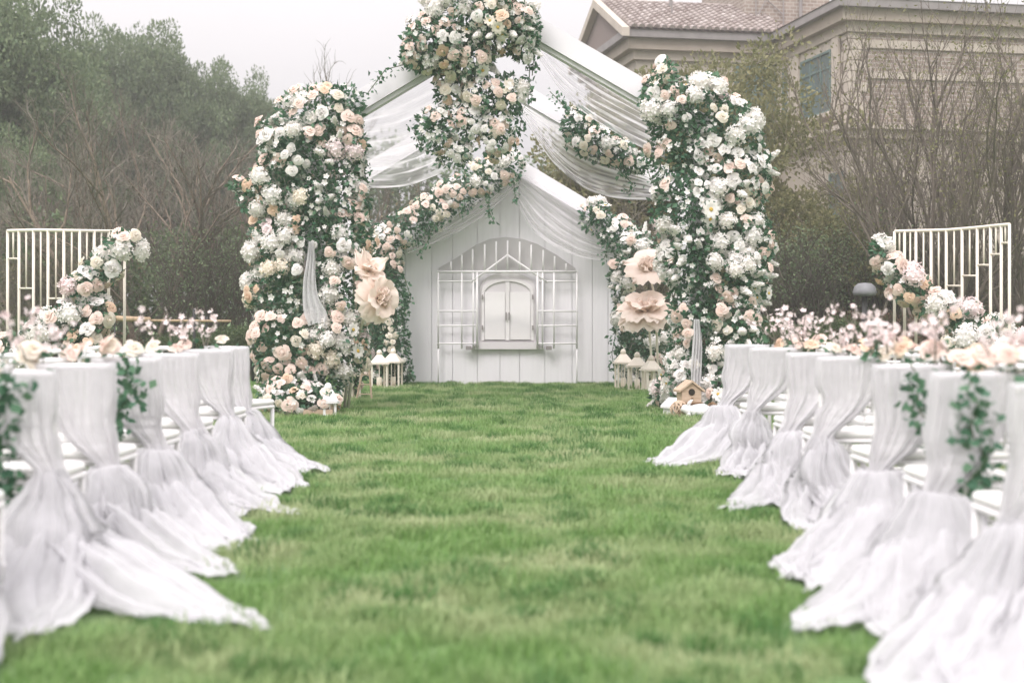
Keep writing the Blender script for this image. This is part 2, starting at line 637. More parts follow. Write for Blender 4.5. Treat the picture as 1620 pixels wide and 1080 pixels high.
def grass_field(poly, density, clump_objs, seed, smin, smax, z0=.003, mat='grass', sparse=False):
    b = MB()
    b.add([(x, y, z0) for x, y in poly], [tuple(range(len(poly)))])
    me = b.mesh('grass', M[mat])
    o = link('grass', me, kind='stuff')
    ng = bpy.data.node_groups.new('grass_scatter', 'GeometryNodeTree')
    ng.interface.new_socket('Geometry', in_out='INPUT', socket_type='NodeSocketGeometry')
    ng.interface.new_socket('Geometry', in_out='OUTPUT', socket_type='NodeSocketGeometry')
    n, l = ng.nodes, ng.links
    gi, go = n.new('NodeGroupInput'), n.new('NodeGroupOutput')
    dp = n.new('GeometryNodeDistributePointsOnFaces')
    dp.inputs['Density'].default_value = density
    dp.inputs['Seed'].default_value = seed
    l.new(gi.outputs[0], dp.inputs['Mesh'])
    if sparse:
        ps = n.new('GeometryNodeInputPosition')
        tz = n.new('ShaderNodeTexNoise')
        tz.inputs['Scale'].default_value = 1.1
        tz.inputs['Detail'].default_value = 4
        l.new(ps.outputs[0], tz.inputs['Vector'])
        cpn = n.new('FunctionNodeCompare')
        cpn.data_type = 'FLOAT'
        cpn.operation = 'GREATER_THAN'
        cpn.inputs[1].default_value = .50
        l.new(tz.outputs['Fac'], cpn.inputs[0])
        dg = n.new('GeometryNodeDeleteGeometry')
        iv = n.new('FunctionNodeBooleanMath')
        iv.operation = 'NOT'
        l.new(cpn.outputs[0], iv.inputs[0])
        l.new(dp.outputs['Points'], dg.inputs['Geometry'])
        l.new(iv.outputs[0], dg.inputs['Selection'])
        pts_out = dg.outputs[0]
    else:
        pts_out = dp.outputs['Points']
    jn = n.new('GeometryNodeJoinGeometry')
    for ob in clump_objs:
        oi = n.new('GeometryNodeObjectInfo')
        oi.inputs['Object'].default_value = ob
        oi.inputs['As Instance'].default_value = True
        l.new(oi.outputs['Geometry'], jn.inputs[0])
    ip = n.new('GeometryNodeInstanceOnPoints')
    jd = n.new('GeometryNodeJoinGeometry')
    for ob in DRAPES:
        oi = n.new('GeometryNodeObjectInfo')
        oi.transform_space = 'RELATIVE'
        oi.inputs['Object'].default_value = ob
        l.new(oi.outputs['Geometry'], jd.inputs[0])
    px = n.new('GeometryNodeProximity')
    px.target_element = 'FACES'
    l.new(jd.outputs[0], px.inputs[0])
    near = n.new('FunctionNodeCompare')
    near.data_type = 'FLOAT'
    near.operation = 'LESS_THAN'
    near.inputs[1].default_value = .055
    l.new(px.outputs['Distance'], near.inputs[0])
    dg2 = n.new('GeometryNodeDeleteGeometry')
    l.new(pts_out, dg2.inputs['Geometry'])
    l.new(near.outputs[0], dg2.inputs['Selection'])
    l.new(dg2.outputs[0], ip.inputs['Points'])
    l.new(jn.outputs[0], ip.inputs['Instance'])
    ip.inputs['Pick Instance'].default_value = True
    rv = n.new('FunctionNodeRandomValue')
    rv.data_type = 'FLOAT_VECTOR'
    rv.inputs[0].default_value = (-.12, -.12, 0)
    rv.inputs[1].default_value = (.12, .12, 6.283)
    l.new(rv.outputs[0], ip.inputs['Rotation'])
    pos = n.new('GeometryNodeInputPosition')
    tn = n.new('ShaderNodeTexNoise')
    tn.inputs['Scale'].default_value = 3.4
    tn.inputs['Detail'].default_value = 3
    l.new(pos.outputs[0], tn.inputs['Vector'])
    mp = n.new('ShaderNodeMapRange')
    mp.inputs['From Min'].default_value, mp.inputs['From Max'].default_value = .36, .64
    mp.inputs['To Min'].default_value, mp.inputs['To Max'].default_value = smin, smax
    l.new(tn.outputs['Fac'], mp.inputs['Value'])
    l.new(mp.outputs[0], ip.inputs['Scale'])
    l.new(ip.outputs[0], go.inputs[0])
    mod = o.modifiers.new('scatter', 'NODES')
    mod.node_group = ng
    return o


# ------------------------------------------------------------------ trees
def bare_tree_meshes(seed, stems, height, lean, levels, kids, up=.25, r0=.07, bark='bark', twig='twig', leaf=None, nleaf=0):
    """A broom of stems, limbs and twigs; returns (trunk mesh, crown mesh)."""
    g = random.Random(seed)
    thick, thin, tips = [], [], []

    def grow(p, d, length, r, lev):
        n = 5 if lev == 0 else (4 if lev == 1 else 3)
        pts = [p]
        for k in range(n):
            wob = .10 + .05 * lev
            d = (d + Vector((g.gauss(0, wob), g.gauss(0, wob), g.gauss(0, wob * .6) + up * .10))).normalized()
            q = p + d * (length / n)
            ra, rb = r * (1 - k / n * .65), r * (1 - (k + 1) / n * .65)
            (thick if lev < 2 else thin).append((*p, *q, ra, rb))
            p = q
            pts.append(p)
        if lev >= levels:
            tips.append(p)
            return
        m = kids[lev]
        for j in range(m):
            f = (.30 if lev == 0 else .2) + (.72 if lev == 0 else .8) * (j + g.random() * .6) / m
            f = min(f, .99) * n
            i = min(int(f), n - 1)
            q = pts[i].lerp(pts[i + 1], f - i)
            dd = (pts[i + 1] - pts[i]).normalized()
            side = dd.cross(Vector((g.gauss(0, 1), g.gauss(0, 1), g.gauss(0, 1)))).normalized()
            ang = g.uniform(.35, .75)
            nd = (dd * math.cos(ang) + side * math.sin(ang) + Vector((0, 0, up * .5))).normalized()
            grow(q, nd, length * g.uniform(.42, .62) * (1 - .25 * f / n), max(r * .45, .0042), lev + 1)

    for s in range(stems):
        a = 2 * math.pi * (s + g.random() * .6) / stems
        ln = lean * g.uniform(.5, 1.1)
        d = Vector((math.cos(a) * ln, math.sin(a) * ln, 1)).normalized()
        grow(Vector((math.cos(a) * .08 * (stems > 1), math.sin(a) * .08 * (stems > 1), -.05)), d, height * g.uniform(.55, .72), r0 * g.uniform(.7, 1.1), 0)
    V, Q = seg_arrays(thick, 6)
    tm = np_mesh('trunk', V, Q, M[bark], True)
    V, Q = seg_arrays(thin, 3)
    cm = np_mesh('crown', V, Q, M[twig])
    lm = None
    if leaf:
        rng = np.random.default_rng(seed)
        T = np.array([tuple(t) for t in tips])
        P = T[rng.integers(0, len(T), nleaf)] + rng.normal(0, .10, (nleaf, 3))
        V, T3 = leaf_arrays(P, rng.normal(size=(nleaf, 3)), rng.uniform(.05, .09, nleaf), rng)
        lm = np_mesh('leaves', V, T3, M[leaf])
    return tm, cm, lm


def leaf_tree_meshes(seed, height, width, trunk_h, clumps_n, per, leaf, mat, shape=1.0, r0=.16):
    rng = np.random.default_rng(seed)
    cz0, cz1 = trunk_h, height
    cen, rad = [], []
    lobes = [(rng.normal(0, .22, 2) * width, rng.uniform(.35, .95), rng.uniform(.28, .5)) for _ in range(9)]
    while len(cen) < clumps_n:
        off, hz, lr = lobes[rng.integers(len(lobes))]
        d = unit(rng.normal(size=3))
        rr = lr * width * (.50 + .42 * rng.random())
        c = np.array([off[0], off[1], cz0 + (cz1 - cz0) * hz * .82]) + d * rr * np.array([1, 1, .75 * shape])
        if c[2] < cz0 * .7 or c[2] > cz1:
            continue
        cen.append(c)
        rad.append(rng.uniform(.08, .155) * width)
    cen, rad = np.array(cen), np.array(rad)
    cen[:, :2] -= cen[:, :2].mean(0)
    cen[:, 2] *= (height - .06 * width) / cen[:, 2].max()
    idx = np.repeat(np.arange(clumps_n), per)
    n = len(idx)
    dirs = unit(rng.normal(size=(n, 3)))
    P = cen[idx] + dirs * (rad[idx] * rng.random(n) ** .33)[:, None] * np.array([1, 1, .62])
    V, T = leaf_arrays(P, dirs + np.array([0, 0, .35]), rng.uniform(.7, 1.3, n) * leaf, rng, .55, .8, .2)
    cm = np_mesh('crown', V, T, M[mat])
    segs = []
    top = np.array([0, 0, cz0 + (cz1 - cz0) * .5])
    for k in range(5):
        a, b = top * k / 5, top * (k + 1) / 5
        segs.append((*a, *b, r0 * (1 - k * .13), r0 * (1 - (k + 1) * .13)))
    for c in cen[:: max(1, clumps_n // 26)]:
        s = np.array([0, 0, max(.3, min(c[2] * .6, top[2]))])
        mid = (s + c) / 2 + rng.normal(0, .12, 3)
        segs += [(*s, *mid, r0 * .3, r0 * .2), (*mid, *c, r0 * .2, r0 * .07)]
    V, Q = seg_arrays(segs, 6)
    return np_mesh('trunk', V, Q, M['bark'], True), cm, None


def plant_thing(name, meshes, label, cat, loc, rz, scale, group, trunk_name='trunk', crown_name='crown'):
    t = thing(name, label, cat, loc, rz, group)
    t.scale = scale if hasattr(scale, '__len__') else (scale,) * 3
    tm, cm, lm = meshes
    link(trunk_name, tm, t)
    link(crown_name, cm, t)
    if lm:
        link('leaves', lm, t)
    return t


EVG = [leaf_tree_meshes(5 + k, 10, 6.4, 1.6, 210, 240, .145, 'evergreen', 1.0) for k in range(3)]
OLV = [leaf_tree_meshes(31, 6.8, 5.2, .8, 240, 170, .115, 'olive', 1.0, .1), leaf_tree_meshes(32, 5.2, 4.6, .4, 200, 160, .115, 'olive', .9, .1)]
SHR = [leaf_tree_meshes(51 + k, 2.2, 2.6, .1, 120, 95, .075, 'hedge', .8, .04) for k in range(2)]
RED = [leaf_tree_meshes(61, 2.0, 2.4, .1, 120, 95, .075, 'red_hedge', .8, .04)]
BARE = [
    bare_tree_meshes(1, 3, 7.0, .55, 3, (7, 7, 9), .35, .085),
    bare_tree_meshes(2, 4, 6.6, .75, 3, (7, 7, 8), .30, .075),
    bare_tree_meshes(3, 3, 7.2, .45, 3, (8, 7, 8), .45, .08),
]
STEM = [
    bare_tree_meshes(12, 8, 7.6, .55, 3, (7, 6, 4), .7, .06, 'stem_bark', 'stem_bark', leaf='olive', nleaf=2600),
    bare_tree_meshes(13, 7, 7.0, .65, 3, (7, 6, 4), .7, .055, 'stem_bark', 'stem_bark', leaf='olive', nleaf=1500),
]
BRUSH = [
    bare_tree_meshes(21, 9, 4.2, .55, 3, (6, 6, 5), .7, .03, 'twig_dark', 'twig_dark', 'evergreen', 2200),
    bare_tree_meshes(22, 9, 4.0, .7, 3, (6, 6, 5), .6, .028, 'twig', 'twig', 'dry', 1800),
]


def ground_at(px, d):
    return ((px - CX) * d / F, d, 0)


# evergreens beyond the lawn, on the wooded side: px of the trunk, px row of the top, distance
ev = [(-2, -110, 44, .62, 'tall evergreen cut by the edge of the photo beyond the white railing'),
      (30, 60, 50, .55, 'evergreen leaning against the tall edge tree in the skyline'),
      (78, 95, 56, .45, 'small evergreen in the dip beside the tallest edge tree'),
      (118, 48, 58, .50, 'rounded evergreen rising out of the dip in the tree line'),
      (165, 24, 60, .55, 'highest rounded evergreen of the wooded skyline'),
      (222, 30, 60, .55, 'broad evergreen just downhill of the highest one'),
      (272, 55, 60, .50, 'evergreen on the shoulder of the wooded skyline'),
      (322, 82, 62, .50, 'evergreen halfway down the sloping wooded skyline'),
      (372, 112, 62, .50, 'evergreen low on the slope behind the bare trees'),
      (420, 132, 62, .50, 'low evergreen at the foot of the sloping skyline beside the flower arch'),
      (470, 170, 64, .5, 'last low evergreen peeking out behind the peach rose column'),
      (20, 205, 40, .7, 'shorter dark evergreen standing in front of the edge tree'),
      (110, 215, 48, .7, 'shorter evergreen between the edge tree and the bare trees')]
for k, (px, py, d, wd, lab) in enumerate(ev):
    top = CH + (HY - py) * d / F
    plant_thing('evergreen_tree', EVG[k % 3], lab, 'tree', ground_at(px, d), k * 1.3, (top / 10 * wd, top / 10 * wd, top / 10), 'evergreens of the wooded skyline')

bt = [(212, 112, 28.5, 0, 1.25, 'bare brown tree with a forked trunk just behind the rail fence'),
      (95, 172, 30, 1, 1.15, 'bare spreading tree behind the wooded side railing panel'),
      (-5, 225, 31, 2, 1.0, 'bare tree at the photo edge behind the wooded side railing'),
      (310, 148, 31, 1, 1.2, 'bare brown tree between the forked tree and the flower column'),
      (400, 195, 32, 2, 1.0, 'thin bare tree half hidden by the peach rose column'),
      (160, 160, 34, 2, 1.2, 'bare tree behind and between the two trees by the railing'),
      (262, 135, 35, 0, 1.1, 'tall bare tree rising behind the forked brown tree'),
      (532, 62, 34, 2, .72, 'slim bare tree whose twigs stand against the sky above the arch'),
      (600, 260, 33, 1, .9, 'bare tree seen through the gap under the draped voile'),
      (690, 250, 34, 0, .9, 'bare tree rising behind the plank house roof garland'),
      (880, 225, 33, 1, .95, 'bare tree seen through the gap beside the plank house peak'),
      (960, 250, 32, 2, .9, 'bare tree behind the bouquet on the inner arch beam')]
for k, (px, py, d, v, wd, lab) in enumerate(bt):
    top = CH + (HY - py) * d / F
    s = top / 7.0
    plant_thing('bare_tree', BARE[v] if px != 530 else (*STEM[1][:2], None), lab, 'tree', ground_at(px, d), k * 2.1 + .4, (s * wd, s * wd, s), 'bare trees behind the ceremony lawn')

st = [(1440, 60, 30, 1, .7, 'bare multi stemmed tree crossing the villa corner'),
      (1478, -40, 27, 0, .95, 'tall many stemmed tree in front of the villa brick wall'),
      (1560, -70, 28.5, 0, .9, 'many stemmed tree over the villa side railing end'),
      (1640, -30, 27, 1, .95, 'many stemmed tree cut by the photo edge before the villa'),
      (1440, 90, 33, 0, .8, 'thinner many stemmed tree close under the villa wall')]
for k, (px, py, d, v, wd, lab) in enumerate(st):
    top = CH + (HY - py) * d / F
    s = top / 7.6
    plant_thing('many_stemmed_tree', STEM[v] if k else (*STEM[v][:2], None), lab, 'tree', ground_at(px, d), k * 1.7, (s * wd, s * wd, s), 'many stemmed trees before the villa')

ot = [(1085, 66, 33, 0, 1.15, 'large rounded olive green tree between the arch and the villa'),
      (1135, 165, 32, 1, .7, 'rounded olive green tree below the villa bay windows'),
      (1262, 275, 31, 1, .75, 'lower olive green tree under the villa side window'),
      (1010, 110, 35, 1, 1.0, 'olive green tree rising behind the long arch beam'),
      (1340, 290, 30, 1, 1.1, 'low dark olive bush below the villa ledge')]
for k, (px, py, d, v, wd, lab) in enumerate(ot):
    top = CH + (HY - py) * d / F
    s = top / (6.8 if v == 0 else 5.2)
    plant_thing('olive_tree', OLV[v], lab, 'tree', ground_at(px, d), k * 1.1, (s * wd * .8, s * wd * .8, s), 'olive green trees beside the villa')

bs = [(300, 330, 28.3, 0, 1.0, 'dark twiggy shrub between the forked tree and the flower column'),
      (365, 345, 28.8, 0, .9, 'dark twiggy shrub next to the peach rose column'),
      (50, 360, 29, 1, 1.2, 'brown twiggy shrub seen through the wooded side railing'),
      (140, 370, 29.5, 1, 1.2, 'brown twiggy shrub behind the flowers on the wooded side railing'),
      (600, 330, 29, 1, 1.1, 'brown twiggy shrub in the gap beside the plank house wall'),
      (700, 270, 30, 1, 1.2, 'brown twiggy shrub behind the plank house roof'),
      (905, 250, 30, 1, 1.2, 'brown twiggy shrub showing over the plank house roof edge'),
      (985, 290, 29, 1, 1.0, 'brown twiggy shrub between the plank house and the white rose column'),
      (1240, 330, 28.5, 0, 1.1, 'dark twiggy shrub right beside the white rose column'),
      (1310, 345, 28.3, 0, 1.1, 'dark twiggy shrub behind the grey garden lamp'),
      (1385, 330, 29, 0, 1.0, 'dark twiggy shrub at the post of the villa side railing'),
      (1500, 350, 29.5, 1, 1.3, 'brown twiggy shrub seen through the villa side railing'),
      (1590, 360, 29.5, 1, 1.2, 'brown twiggy shrub past the end of the villa side railing')]
for k, (px, py, d, v, wd, lab) in enumerate(bs):
    top = CH + (HY - py) * d / F
    s = top / 3.9
    plant_thing('twiggy_shrub', BRUSH[v], lab, 'shrub', ground_at(px, d), k * .9, (s * wd, s * wd, s), 'twiggy shrubs at the lawn edge', 'stems', 'crown')

hd = [(60, 500, 27.6, 'SHR', 'low green hedge bush at the foot of the wooded side railing'),
      (150, 495, 27.9, 'RED', 'reddish hedge bush showing through the wooded side railing'),
      (250, 528, 26.3, 'SHR', 'clipped green bush beside the forked tree trunk'),
      (305, 522, 26.2, 'SHR', 'clipped green bush at the first black fence post'),
      (355, 515, 26.4, 'SHR', 'clipped green bush between the black fence posts'),
      (405, 512, 26.4, 'SHR', 'clipped green bush touching the peach rose column'),
      (1205, 500, 26.3, 'SHR', 'green bush touching the white rose column'),
      (1265, 505, 26.0, 'SHR', 'small leafed green bush between the rose column and the grey lamp'),
      (1320, 500, 26.6, 'SHR', 'green bush in front of the grey garden lamp'),
      (1380, 492, 26.8, 'RED', 'reddish hedge bush beside the grey garden lamp'),
      (1440, 495, 26.4, 'RED', 'reddish hedge bush at the first bars of the villa side railing'),
      (1510, 500, 26.2, 'SHR', 'green hedge bush behind the middle of the villa side railing'),
      (1580, 495, 26.2, 'SHR', 'green hedge bush behind the end of the villa side railing'),
      (1650, 480, 26.6, 'RED', 'reddish hedge bush past the villa side railing')]
for k, (px, py, d, kd, lab) in enumerate(hd):
    top = CH + (HY - py) * d / F
    s = top / (2.2 if kd == 'SHR' else 2.0)
    plant_thing('hedge_bush', (SHR[k % 2] if kd == 'SHR' else RED[0]), lab, 'bush', ground_at(px, d), k * .8, (s * 1.15, s * 1.0, s), 'bushes along the lawn edge', 'stems', 'crown')


# undergrowth and a far wood that read as one mass each
def leaf_mass(name, seed, n, xr, yr, hfun, leaf, mat):
    rng = np.random.default_rng(seed)
    nc = n // 60
    cx = rng.uniform(*xr, nc)
    cy = rng.uniform(*yr, nc)
    cz = np.array([hfun(x) for x in cx]) * rng.random(nc) ** .7
    C = np.stack([cx, cy, cz], 1)
    idx = np.repeat(np.arange(nc), 60)
    dirs = unit(rng.normal(size=(len(idx), 3)))
    P = C[idx] + dirs * (leaf * 4.5 * rng.random(len(idx)) ** .5)[:, None]
    P[:, 2] = np.maximum(P[:, 2], .03)
    V, T = leaf_arrays(P, dirs + [0, -.3, .3], rng.uniform(.7, 1.3, len(idx)) * leaf, rng, .6, .8, .2)
    return link(name, np_mesh(name, V, T, M[mat]), kind='stuff')


leaf_mass('undergrowth', 71, 42000, (-17, 17), (30, 33), lambda x: 1.9 + .7 * math.sin(x * 1.7) + (.8 if x < -3 else 0), .13, 'evergreen')
leaf_mass('undergrowth', 72, 22000, (-16, 16), (31, 35), lambda x: 2.6 + .6 * math.sin(x * 1.1), .12, 'dry')
leaf_mass('woodland', 73, 60000, (-42, 20), (64, 70),
          lambda x: 8.0 + 2.6 * max(0, min(1, (-x - 9) / 5)) + .8 * math.sin(x * .9), .30, 'evergreen')


# ------------------------------------------------------------------ villa
def build_villa():
    t = thing('villa', 'brown brick villa with cream cornices and clay tile roof behind the bare trees', 'house',
              (8.48, 45.2, 0), math.atan2(1.0, 5.2))

    def part(name, mb, m, parent=t, **kw):
        return link(name, mb.mesh(name, M[m] if isinstance(m, str) else m), parent, **kw)

    # walls: left wing front at y=0, block side wall at x=0, block front at y=-5.3
    part('wall', MB().box((-4.7, 0, 0), (-.0, 6, 9.18)), 'plaster')
    part('wall', MB().box((.003, -5.3, 0), (13, 7, 6.2)), 'plaster')
    part('brick_wall', MB().box((.003, -5.3, 6.2), (13, 7, 9.18)), 'brick')
    part('upper_brick_wall', MB().box((-.55, 1.6, 10.1), (2.4, 6, 15.5)), 'brick')
    part('gable_wall', MB().add([(-4.7, .05, 9.98), (-4.7, 5.95, 9.98), (-4.7, 3, 11.45), (-4.4, .05, 9.98), (-4.4, 5.95, 9.98), (-4.4, 3, 11.45)],
                                [(0, 2, 1), (3, 4, 5), (0, 1, 4, 3), (1, 2, 5, 4), (2, 0, 3, 5)]), 'plaster')
    # cornice in three stepped courses round both wings
    for nm, z0, z1, e, m in (('cornice', 9.18, 9.46, .12, 'stone_trim'), ('cornice', 9.46, 9.80, .34, 'soffit'), ('gutter', 9.80, 10.03, .52, 'gutter')):
        b = MB()
        b.box((-4.7 - e, -e, z0), (-e, 6 + e, z1))
        part(nm, b, m)
        part(nm, MB().box((-e + .003, -5.3 - e, z0 + .002), (13, 7, z1 + .002)), m)
    # wing roof: two slopes, barge boards and barrel tiles
    zr, ze = 11.58, 10.03
    part('roof_slab', MB().add([(-5.1, -.55, ze), (0.3, -.55, ze), (.3, 3, zr), (-5.1, 3, zr), (-5.1, 6.55, ze), (.3, 6.55, ze)],
                               [(0, 1, 2, 3), (3, 2, 5, 4), (0, 3, 4), (1, 5, 2), (0, 4, 5, 1)]), 'tile')
    b = MB()
    cols, rows = 22, 13
    sl = Vector((0, 3.55, zr - ze))
    L = sl.length
    u = sl.normalized()
    nrm = Vector((0, -u.z, u.y))
    for i in range(cols):
        xc = -5.05 + (i + .5) * 5.3 / cols
        for j in range(rows):
            p = Vector((xc, -.6, ze + .02)) + u * (L * j / rows)
            q = p + u * (L / rows * 1.12) + nrm * -.01
            p = p + nrm * .03
            vs, fs = [], []
            for e in (p, q):
                for a in range(5):
                    w = math.pi * a / 4
                    vs.append(e + Vector((math.cos(w) * .105, 0, 0)) + nrm * (math.sin(w) * .115))
            for a in range(4):
                fs.append((a, a + 1, a + 6, a + 5))
            fs.append((0, 1, 2, 3, 4))
            b.add(vs, fs)
    part('roof_tile', b, 'tile', kind='stuff')
    b = MB()
    for j in range(17):
        b.tube([(-5.1 + j * .32, 3, zr + .03), (-5.1 + j * .32 + .34, 3, zr + .045)], .11, 8)
    part('ridge_tile', b, 'tile', kind='stuff')
    for y0, sgn in ((-.62, 1), (6.62, -1)):
        b = MB()
        a, c = Vector((0, y0, ze - .02)), Vector((0, 3, zr + .05))
        vs = []
        for x in (-5.32, -5.08):
            vs += [(x, a.y, a.z - .22), (x, c.y, c.z - .22), (x, c.y, c.z + .05), (x, a.y, a.z + .05)]
        b.add(vs, [(0, 1, 2, 3), (7, 6, 5, 4), (0, 4, 5, 1), (1, 5, 6, 2), (2, 6, 7, 3), (3, 7, 4, 0)])
        part('barge_board', b, 'stone_trim')
    # block roof, low slope seen from below
    part('block_roof', MB().add([(-.55, -5.85, 10.036), (13, -5.85, 10.036), (13, 2, 10.7), (1.6, 2, 10.7), (-.55, 1.55, 10.036), (13, 7, 10.036)],
                                [(0, 1, 2, 3), (0, 3, 4), (4, 3, 2, 5)]), 'tile')
    # ledge and bands
    b = MB()
    b.box((-.16, -5.46, 6.2), (13, -.003, 6.45))
    part('ledge', b, 'stone_trim')
    b = MB()
    b.box((-.32, -5.62, 6.45), (13, -.006, 6.58))
    part('ledge', b, 'stone_trim')
    part('band', MB().box((.5, -5.36, 7.9), (13, -5.29, 8.06)), 'stone_trim')
    part('band', MB().box((.5, -5.37, 8.75), (13, -5.29, 8.98)), 'stone_trim')
    part('band', MB().box((.5, -5.36, 5.0), (13, -5.29, 5.25)), 'stone_trim')
    # quoins up the corner, long and short
    q = 0
    z = 6.6
    while z < 9.1:
        w = .52 if q % 2 else .34
        h = .30
        part('quoin', MB().box((-.035, -5.335, z), (w, -5.335 + .86 - w, min(z + h - .02, 9.17)), bev=.012), 'stone_trim')
        z += h
        q += 1

    # windows on the side wall (x=0 plane faces -x): y runs from -y1 to -y0
    def side_window(y0, y1, z0, z1, mull):
        fr = MB()
        w = .07
        fr.box((-.10, y0, z0), (-.042, y1, z0 + w))
        fr.box((-.10, y0, z1 - w), (-.042, y1, z1))
        fr.box((-.10, y0, z0 + w), (-.042, y0 + w, z1 - w))
        fr.box((-.10, y1 - w, z0 + w), (-.042, y1, z1 - w))
        for k in range(1, mull + 1):
            yc = y0 + (y1 - y0) * k / (mull + 1)
            fr.box((-.09, yc - .03, z0 + w), (-.042, yc + .03, z1 - w))
        if z1 - z0 > 1.2:
            zt = z1 - .5
            for k in range(mull + 1):
                a = y0 + w if k == 0 else y0 + (y1 - y0) * k / (mull + 1) + .03
                c = y1 - w if k == mull else y0 + (y1 - y0) * (k + 1) / (mull + 1) - .03
                fr.box((-.085, a, zt - .025), (-.042, c, zt + .025))
        f = part('window', fr, 'window_green')
        for k in range(mull + 1):
            a = y0 + w if k == 0 else y0 + (y1 - y0) * k / (mull + 1) + .03
            c = y1 - w if k == mull else y0 + (y1 - y0) * (k + 1) / (mull + 1) - .03
            part('pane', MB().box((-.062, a - .01, z0 + w - .01), (-.050, c + .01, z1 - w + .01)), 'glass', f)

    # plaster panel round the openings
    part('surround', MB().box((-.04, -4.75, 6.75), (.0, -.004, 9.17)), 'stone_trim')
    for y0, y1 in ((-.45, -.05), (-1.85, -1.05), (-4.8, -4.35)):
        part('pilaster', MB().box((-.13, y0, 6.75), (-.042, y1, 9.16), bev=.01), 'stone_trim')
    side_window(-4.22, -1.98, 7.1, 8.9, 2)
    side_window(-.98, -.52, 7.2, 8.95, 0)
    part('sill', MB().box((-.28, -4.5, 6.93), (-.042, -1.8, 7.07), bev=.02), 'stone_trim')
    side_window(-5.0, -4.1, 3.7, 5.3, 1)
    # bay glazing of the wing
    fr = MB()
    for x in (-1.45, -.82, -.1):
        fr.box((x - .05, -.08, 6.4), (x + .05, -.003, 9.1))
    fr.box((-1.4, -.07, 9.02), (-.15, -.003, 9.1))
    f = part('bay_window', fr, 'window_green')
    for a, c in ((-1.40, -.87), (-.77, -.15)):
        part('pane', MB().box((a, -.05, 6.4), (c, -.02, 9.02)), 'glass', f)
    # pipes on the brick wall and antennas on the roof
    part('drainpipe', MB().tube([(1.35, 1.5, 10.2), (1.35, 1.5, 15)], .06, 8), 'gutter')
    b = MB()
    b.tube([(-.2, 1.5, 10.9), (.15, 1.5, 11.6), (.75, 1.5, 11.1)], .025, 5)
    b.tube([(-.2, 1.5, 10.9), (-.2, 1.5, 12.4), (.75, 1.5, 11.6), (.75, 1.5, 10.6)], .025, 5)
    part('trellis', b, 'gutter')
    part('antenna', MB().tube([(-3.1, 1.4, 10.9), (-3.1, 1.4, 13.4)], .022, 6), 'gutter')
    part('antenna', MB().tube([(-2.85, 2.4, 11.2), (-2.85, 2.4, 13.4)], .045, 6), 'gutter')


build_villa()


# ------------------------------------------------------------------ rail fence, lamp
def build_fence():
    d = 25.6
    t = thing('rail_fence', 'low fence of one pale wooden rail on thin black posts', 'fence', ground_at(290, d))
    x = lambda px: (px - 290) * d / F
    z = lambda py: CH + (HY - py) * d / F
    link('rail', MB().tube([(x(172), 0, z(503)), (x(238), 0, z(506))], .05, 8).mesh('rail', M['rail_wood'], True), t)
    link('rail', MB().tube([(x(236), .02, z(507)), (x(365), .02, z(508))], .024, 8).mesh('rail', M['rail_wood'], True), t)
    for px in (180, 306, 326, 399):
        link('post', MB().tube([(x(px), .06, 0), (x(px), .06, z(488 if px == 306 else 500))], .028 if px in (306, 399) else .016, 8).mesh('post', M['black'], True), t)


build_fence()


def build_lamp():
    d = 26.0
    t = thing('garden_lamp', 'grey hooded garden lamp on a dark stem by the reddish hedge', 'lamp', ground_at(1368, d))
    zt = CH + (HY - 462) * d / F
    link('stem', MB().tube([(0, 0, 0), (0, 0, zt - .05)], .05, 10).mesh('stem', M['black'], True), t)
    link('hood', MB().lathe([(.03, .17), (.12, .16), (.19, .10), (.22, .0), (.20, -.06), (.06, -.08)], 16, (0, 0, zt)).mesh('hood', M['grey_metal'], True), t)


build_lamp()


# ------------------------------------------------------------------ flower meshes (unit radius, facing +Z)
def rose_mesh(name, col, seed, petals=17, open_=1.0, ruff=.05):
    g = random.Random(seed)
    b = MB()
    for k in range(petals):
        o = (k / (petals - 1)) ** .85 * open_
        phi = k * 2.39996 + g.uniform(-.2, .2)
        rt = .10 + .90 * o
        zt = .74 - .40 * o
        half = .95 - .25 * o
        vs, fs = [], []
        ns, na = 3, 4
        for i in range(ns + 1):
            s = i / ns
            for j in range(na + 1):
                a = -1 + 2 * j / na
                se = s * (1 - .16 * a * a)
                rr = .05 + (rt - .05) * se ** .85 + (.05 * o if i == ns else 0) + g.uniform(-ruff, ruff) * s
                zz = zt * math.sin(min(se * 1.9, 1.9)) * (1 if i < ns else .94) - .25 * o * o * se ** 3 + g.uniform(-ruff, ruff) * s
                w = phi + a * half * (.55 + .45 * s) * (1 if s > 0 else .6)
                vs.append((rr * math.cos(w), rr * math.sin(w), zz - .15))
        for i in range(ns):
            for j in range(na):
                q = i * (na + 1) + j
                fs.append((q, q + 1, q + na + 2, q + na + 1))
        b.add(vs, fs)
    b.lathe([(.03, -.3), (.26, -.05), (.27, .22), (.19, .44), (.06, .54)], 8, (0, 0, 0))
    return b.mesh(name, PET[col], True)


def floret(b, c, nrm, size, g, petals=5, mi=0, cup=.35):
    nrm = Vector(nrm).normalized()
    a = nrm.cross(Vector((g.gauss(0, 1), g.gauss(0, 1), g.gauss(0, 1)))).normalized()
    e = nrm.cross(a)
    for k in range(petals):
        w = 2 * math.pi * k / petals
        d = a * math.cos(w) + e * math.sin(w)
        s = nrm.cross(d)
        c = Vector(c)
        b.add([c, c + d * size * .6 + s * size * .38 + nrm * size * cup * .5, c + d * size + nrm * size * cup, c + d * size * .6 - s * size * .38 + nrm * size * cup * .5],
              [(0, 1, 2, 3)], mi)


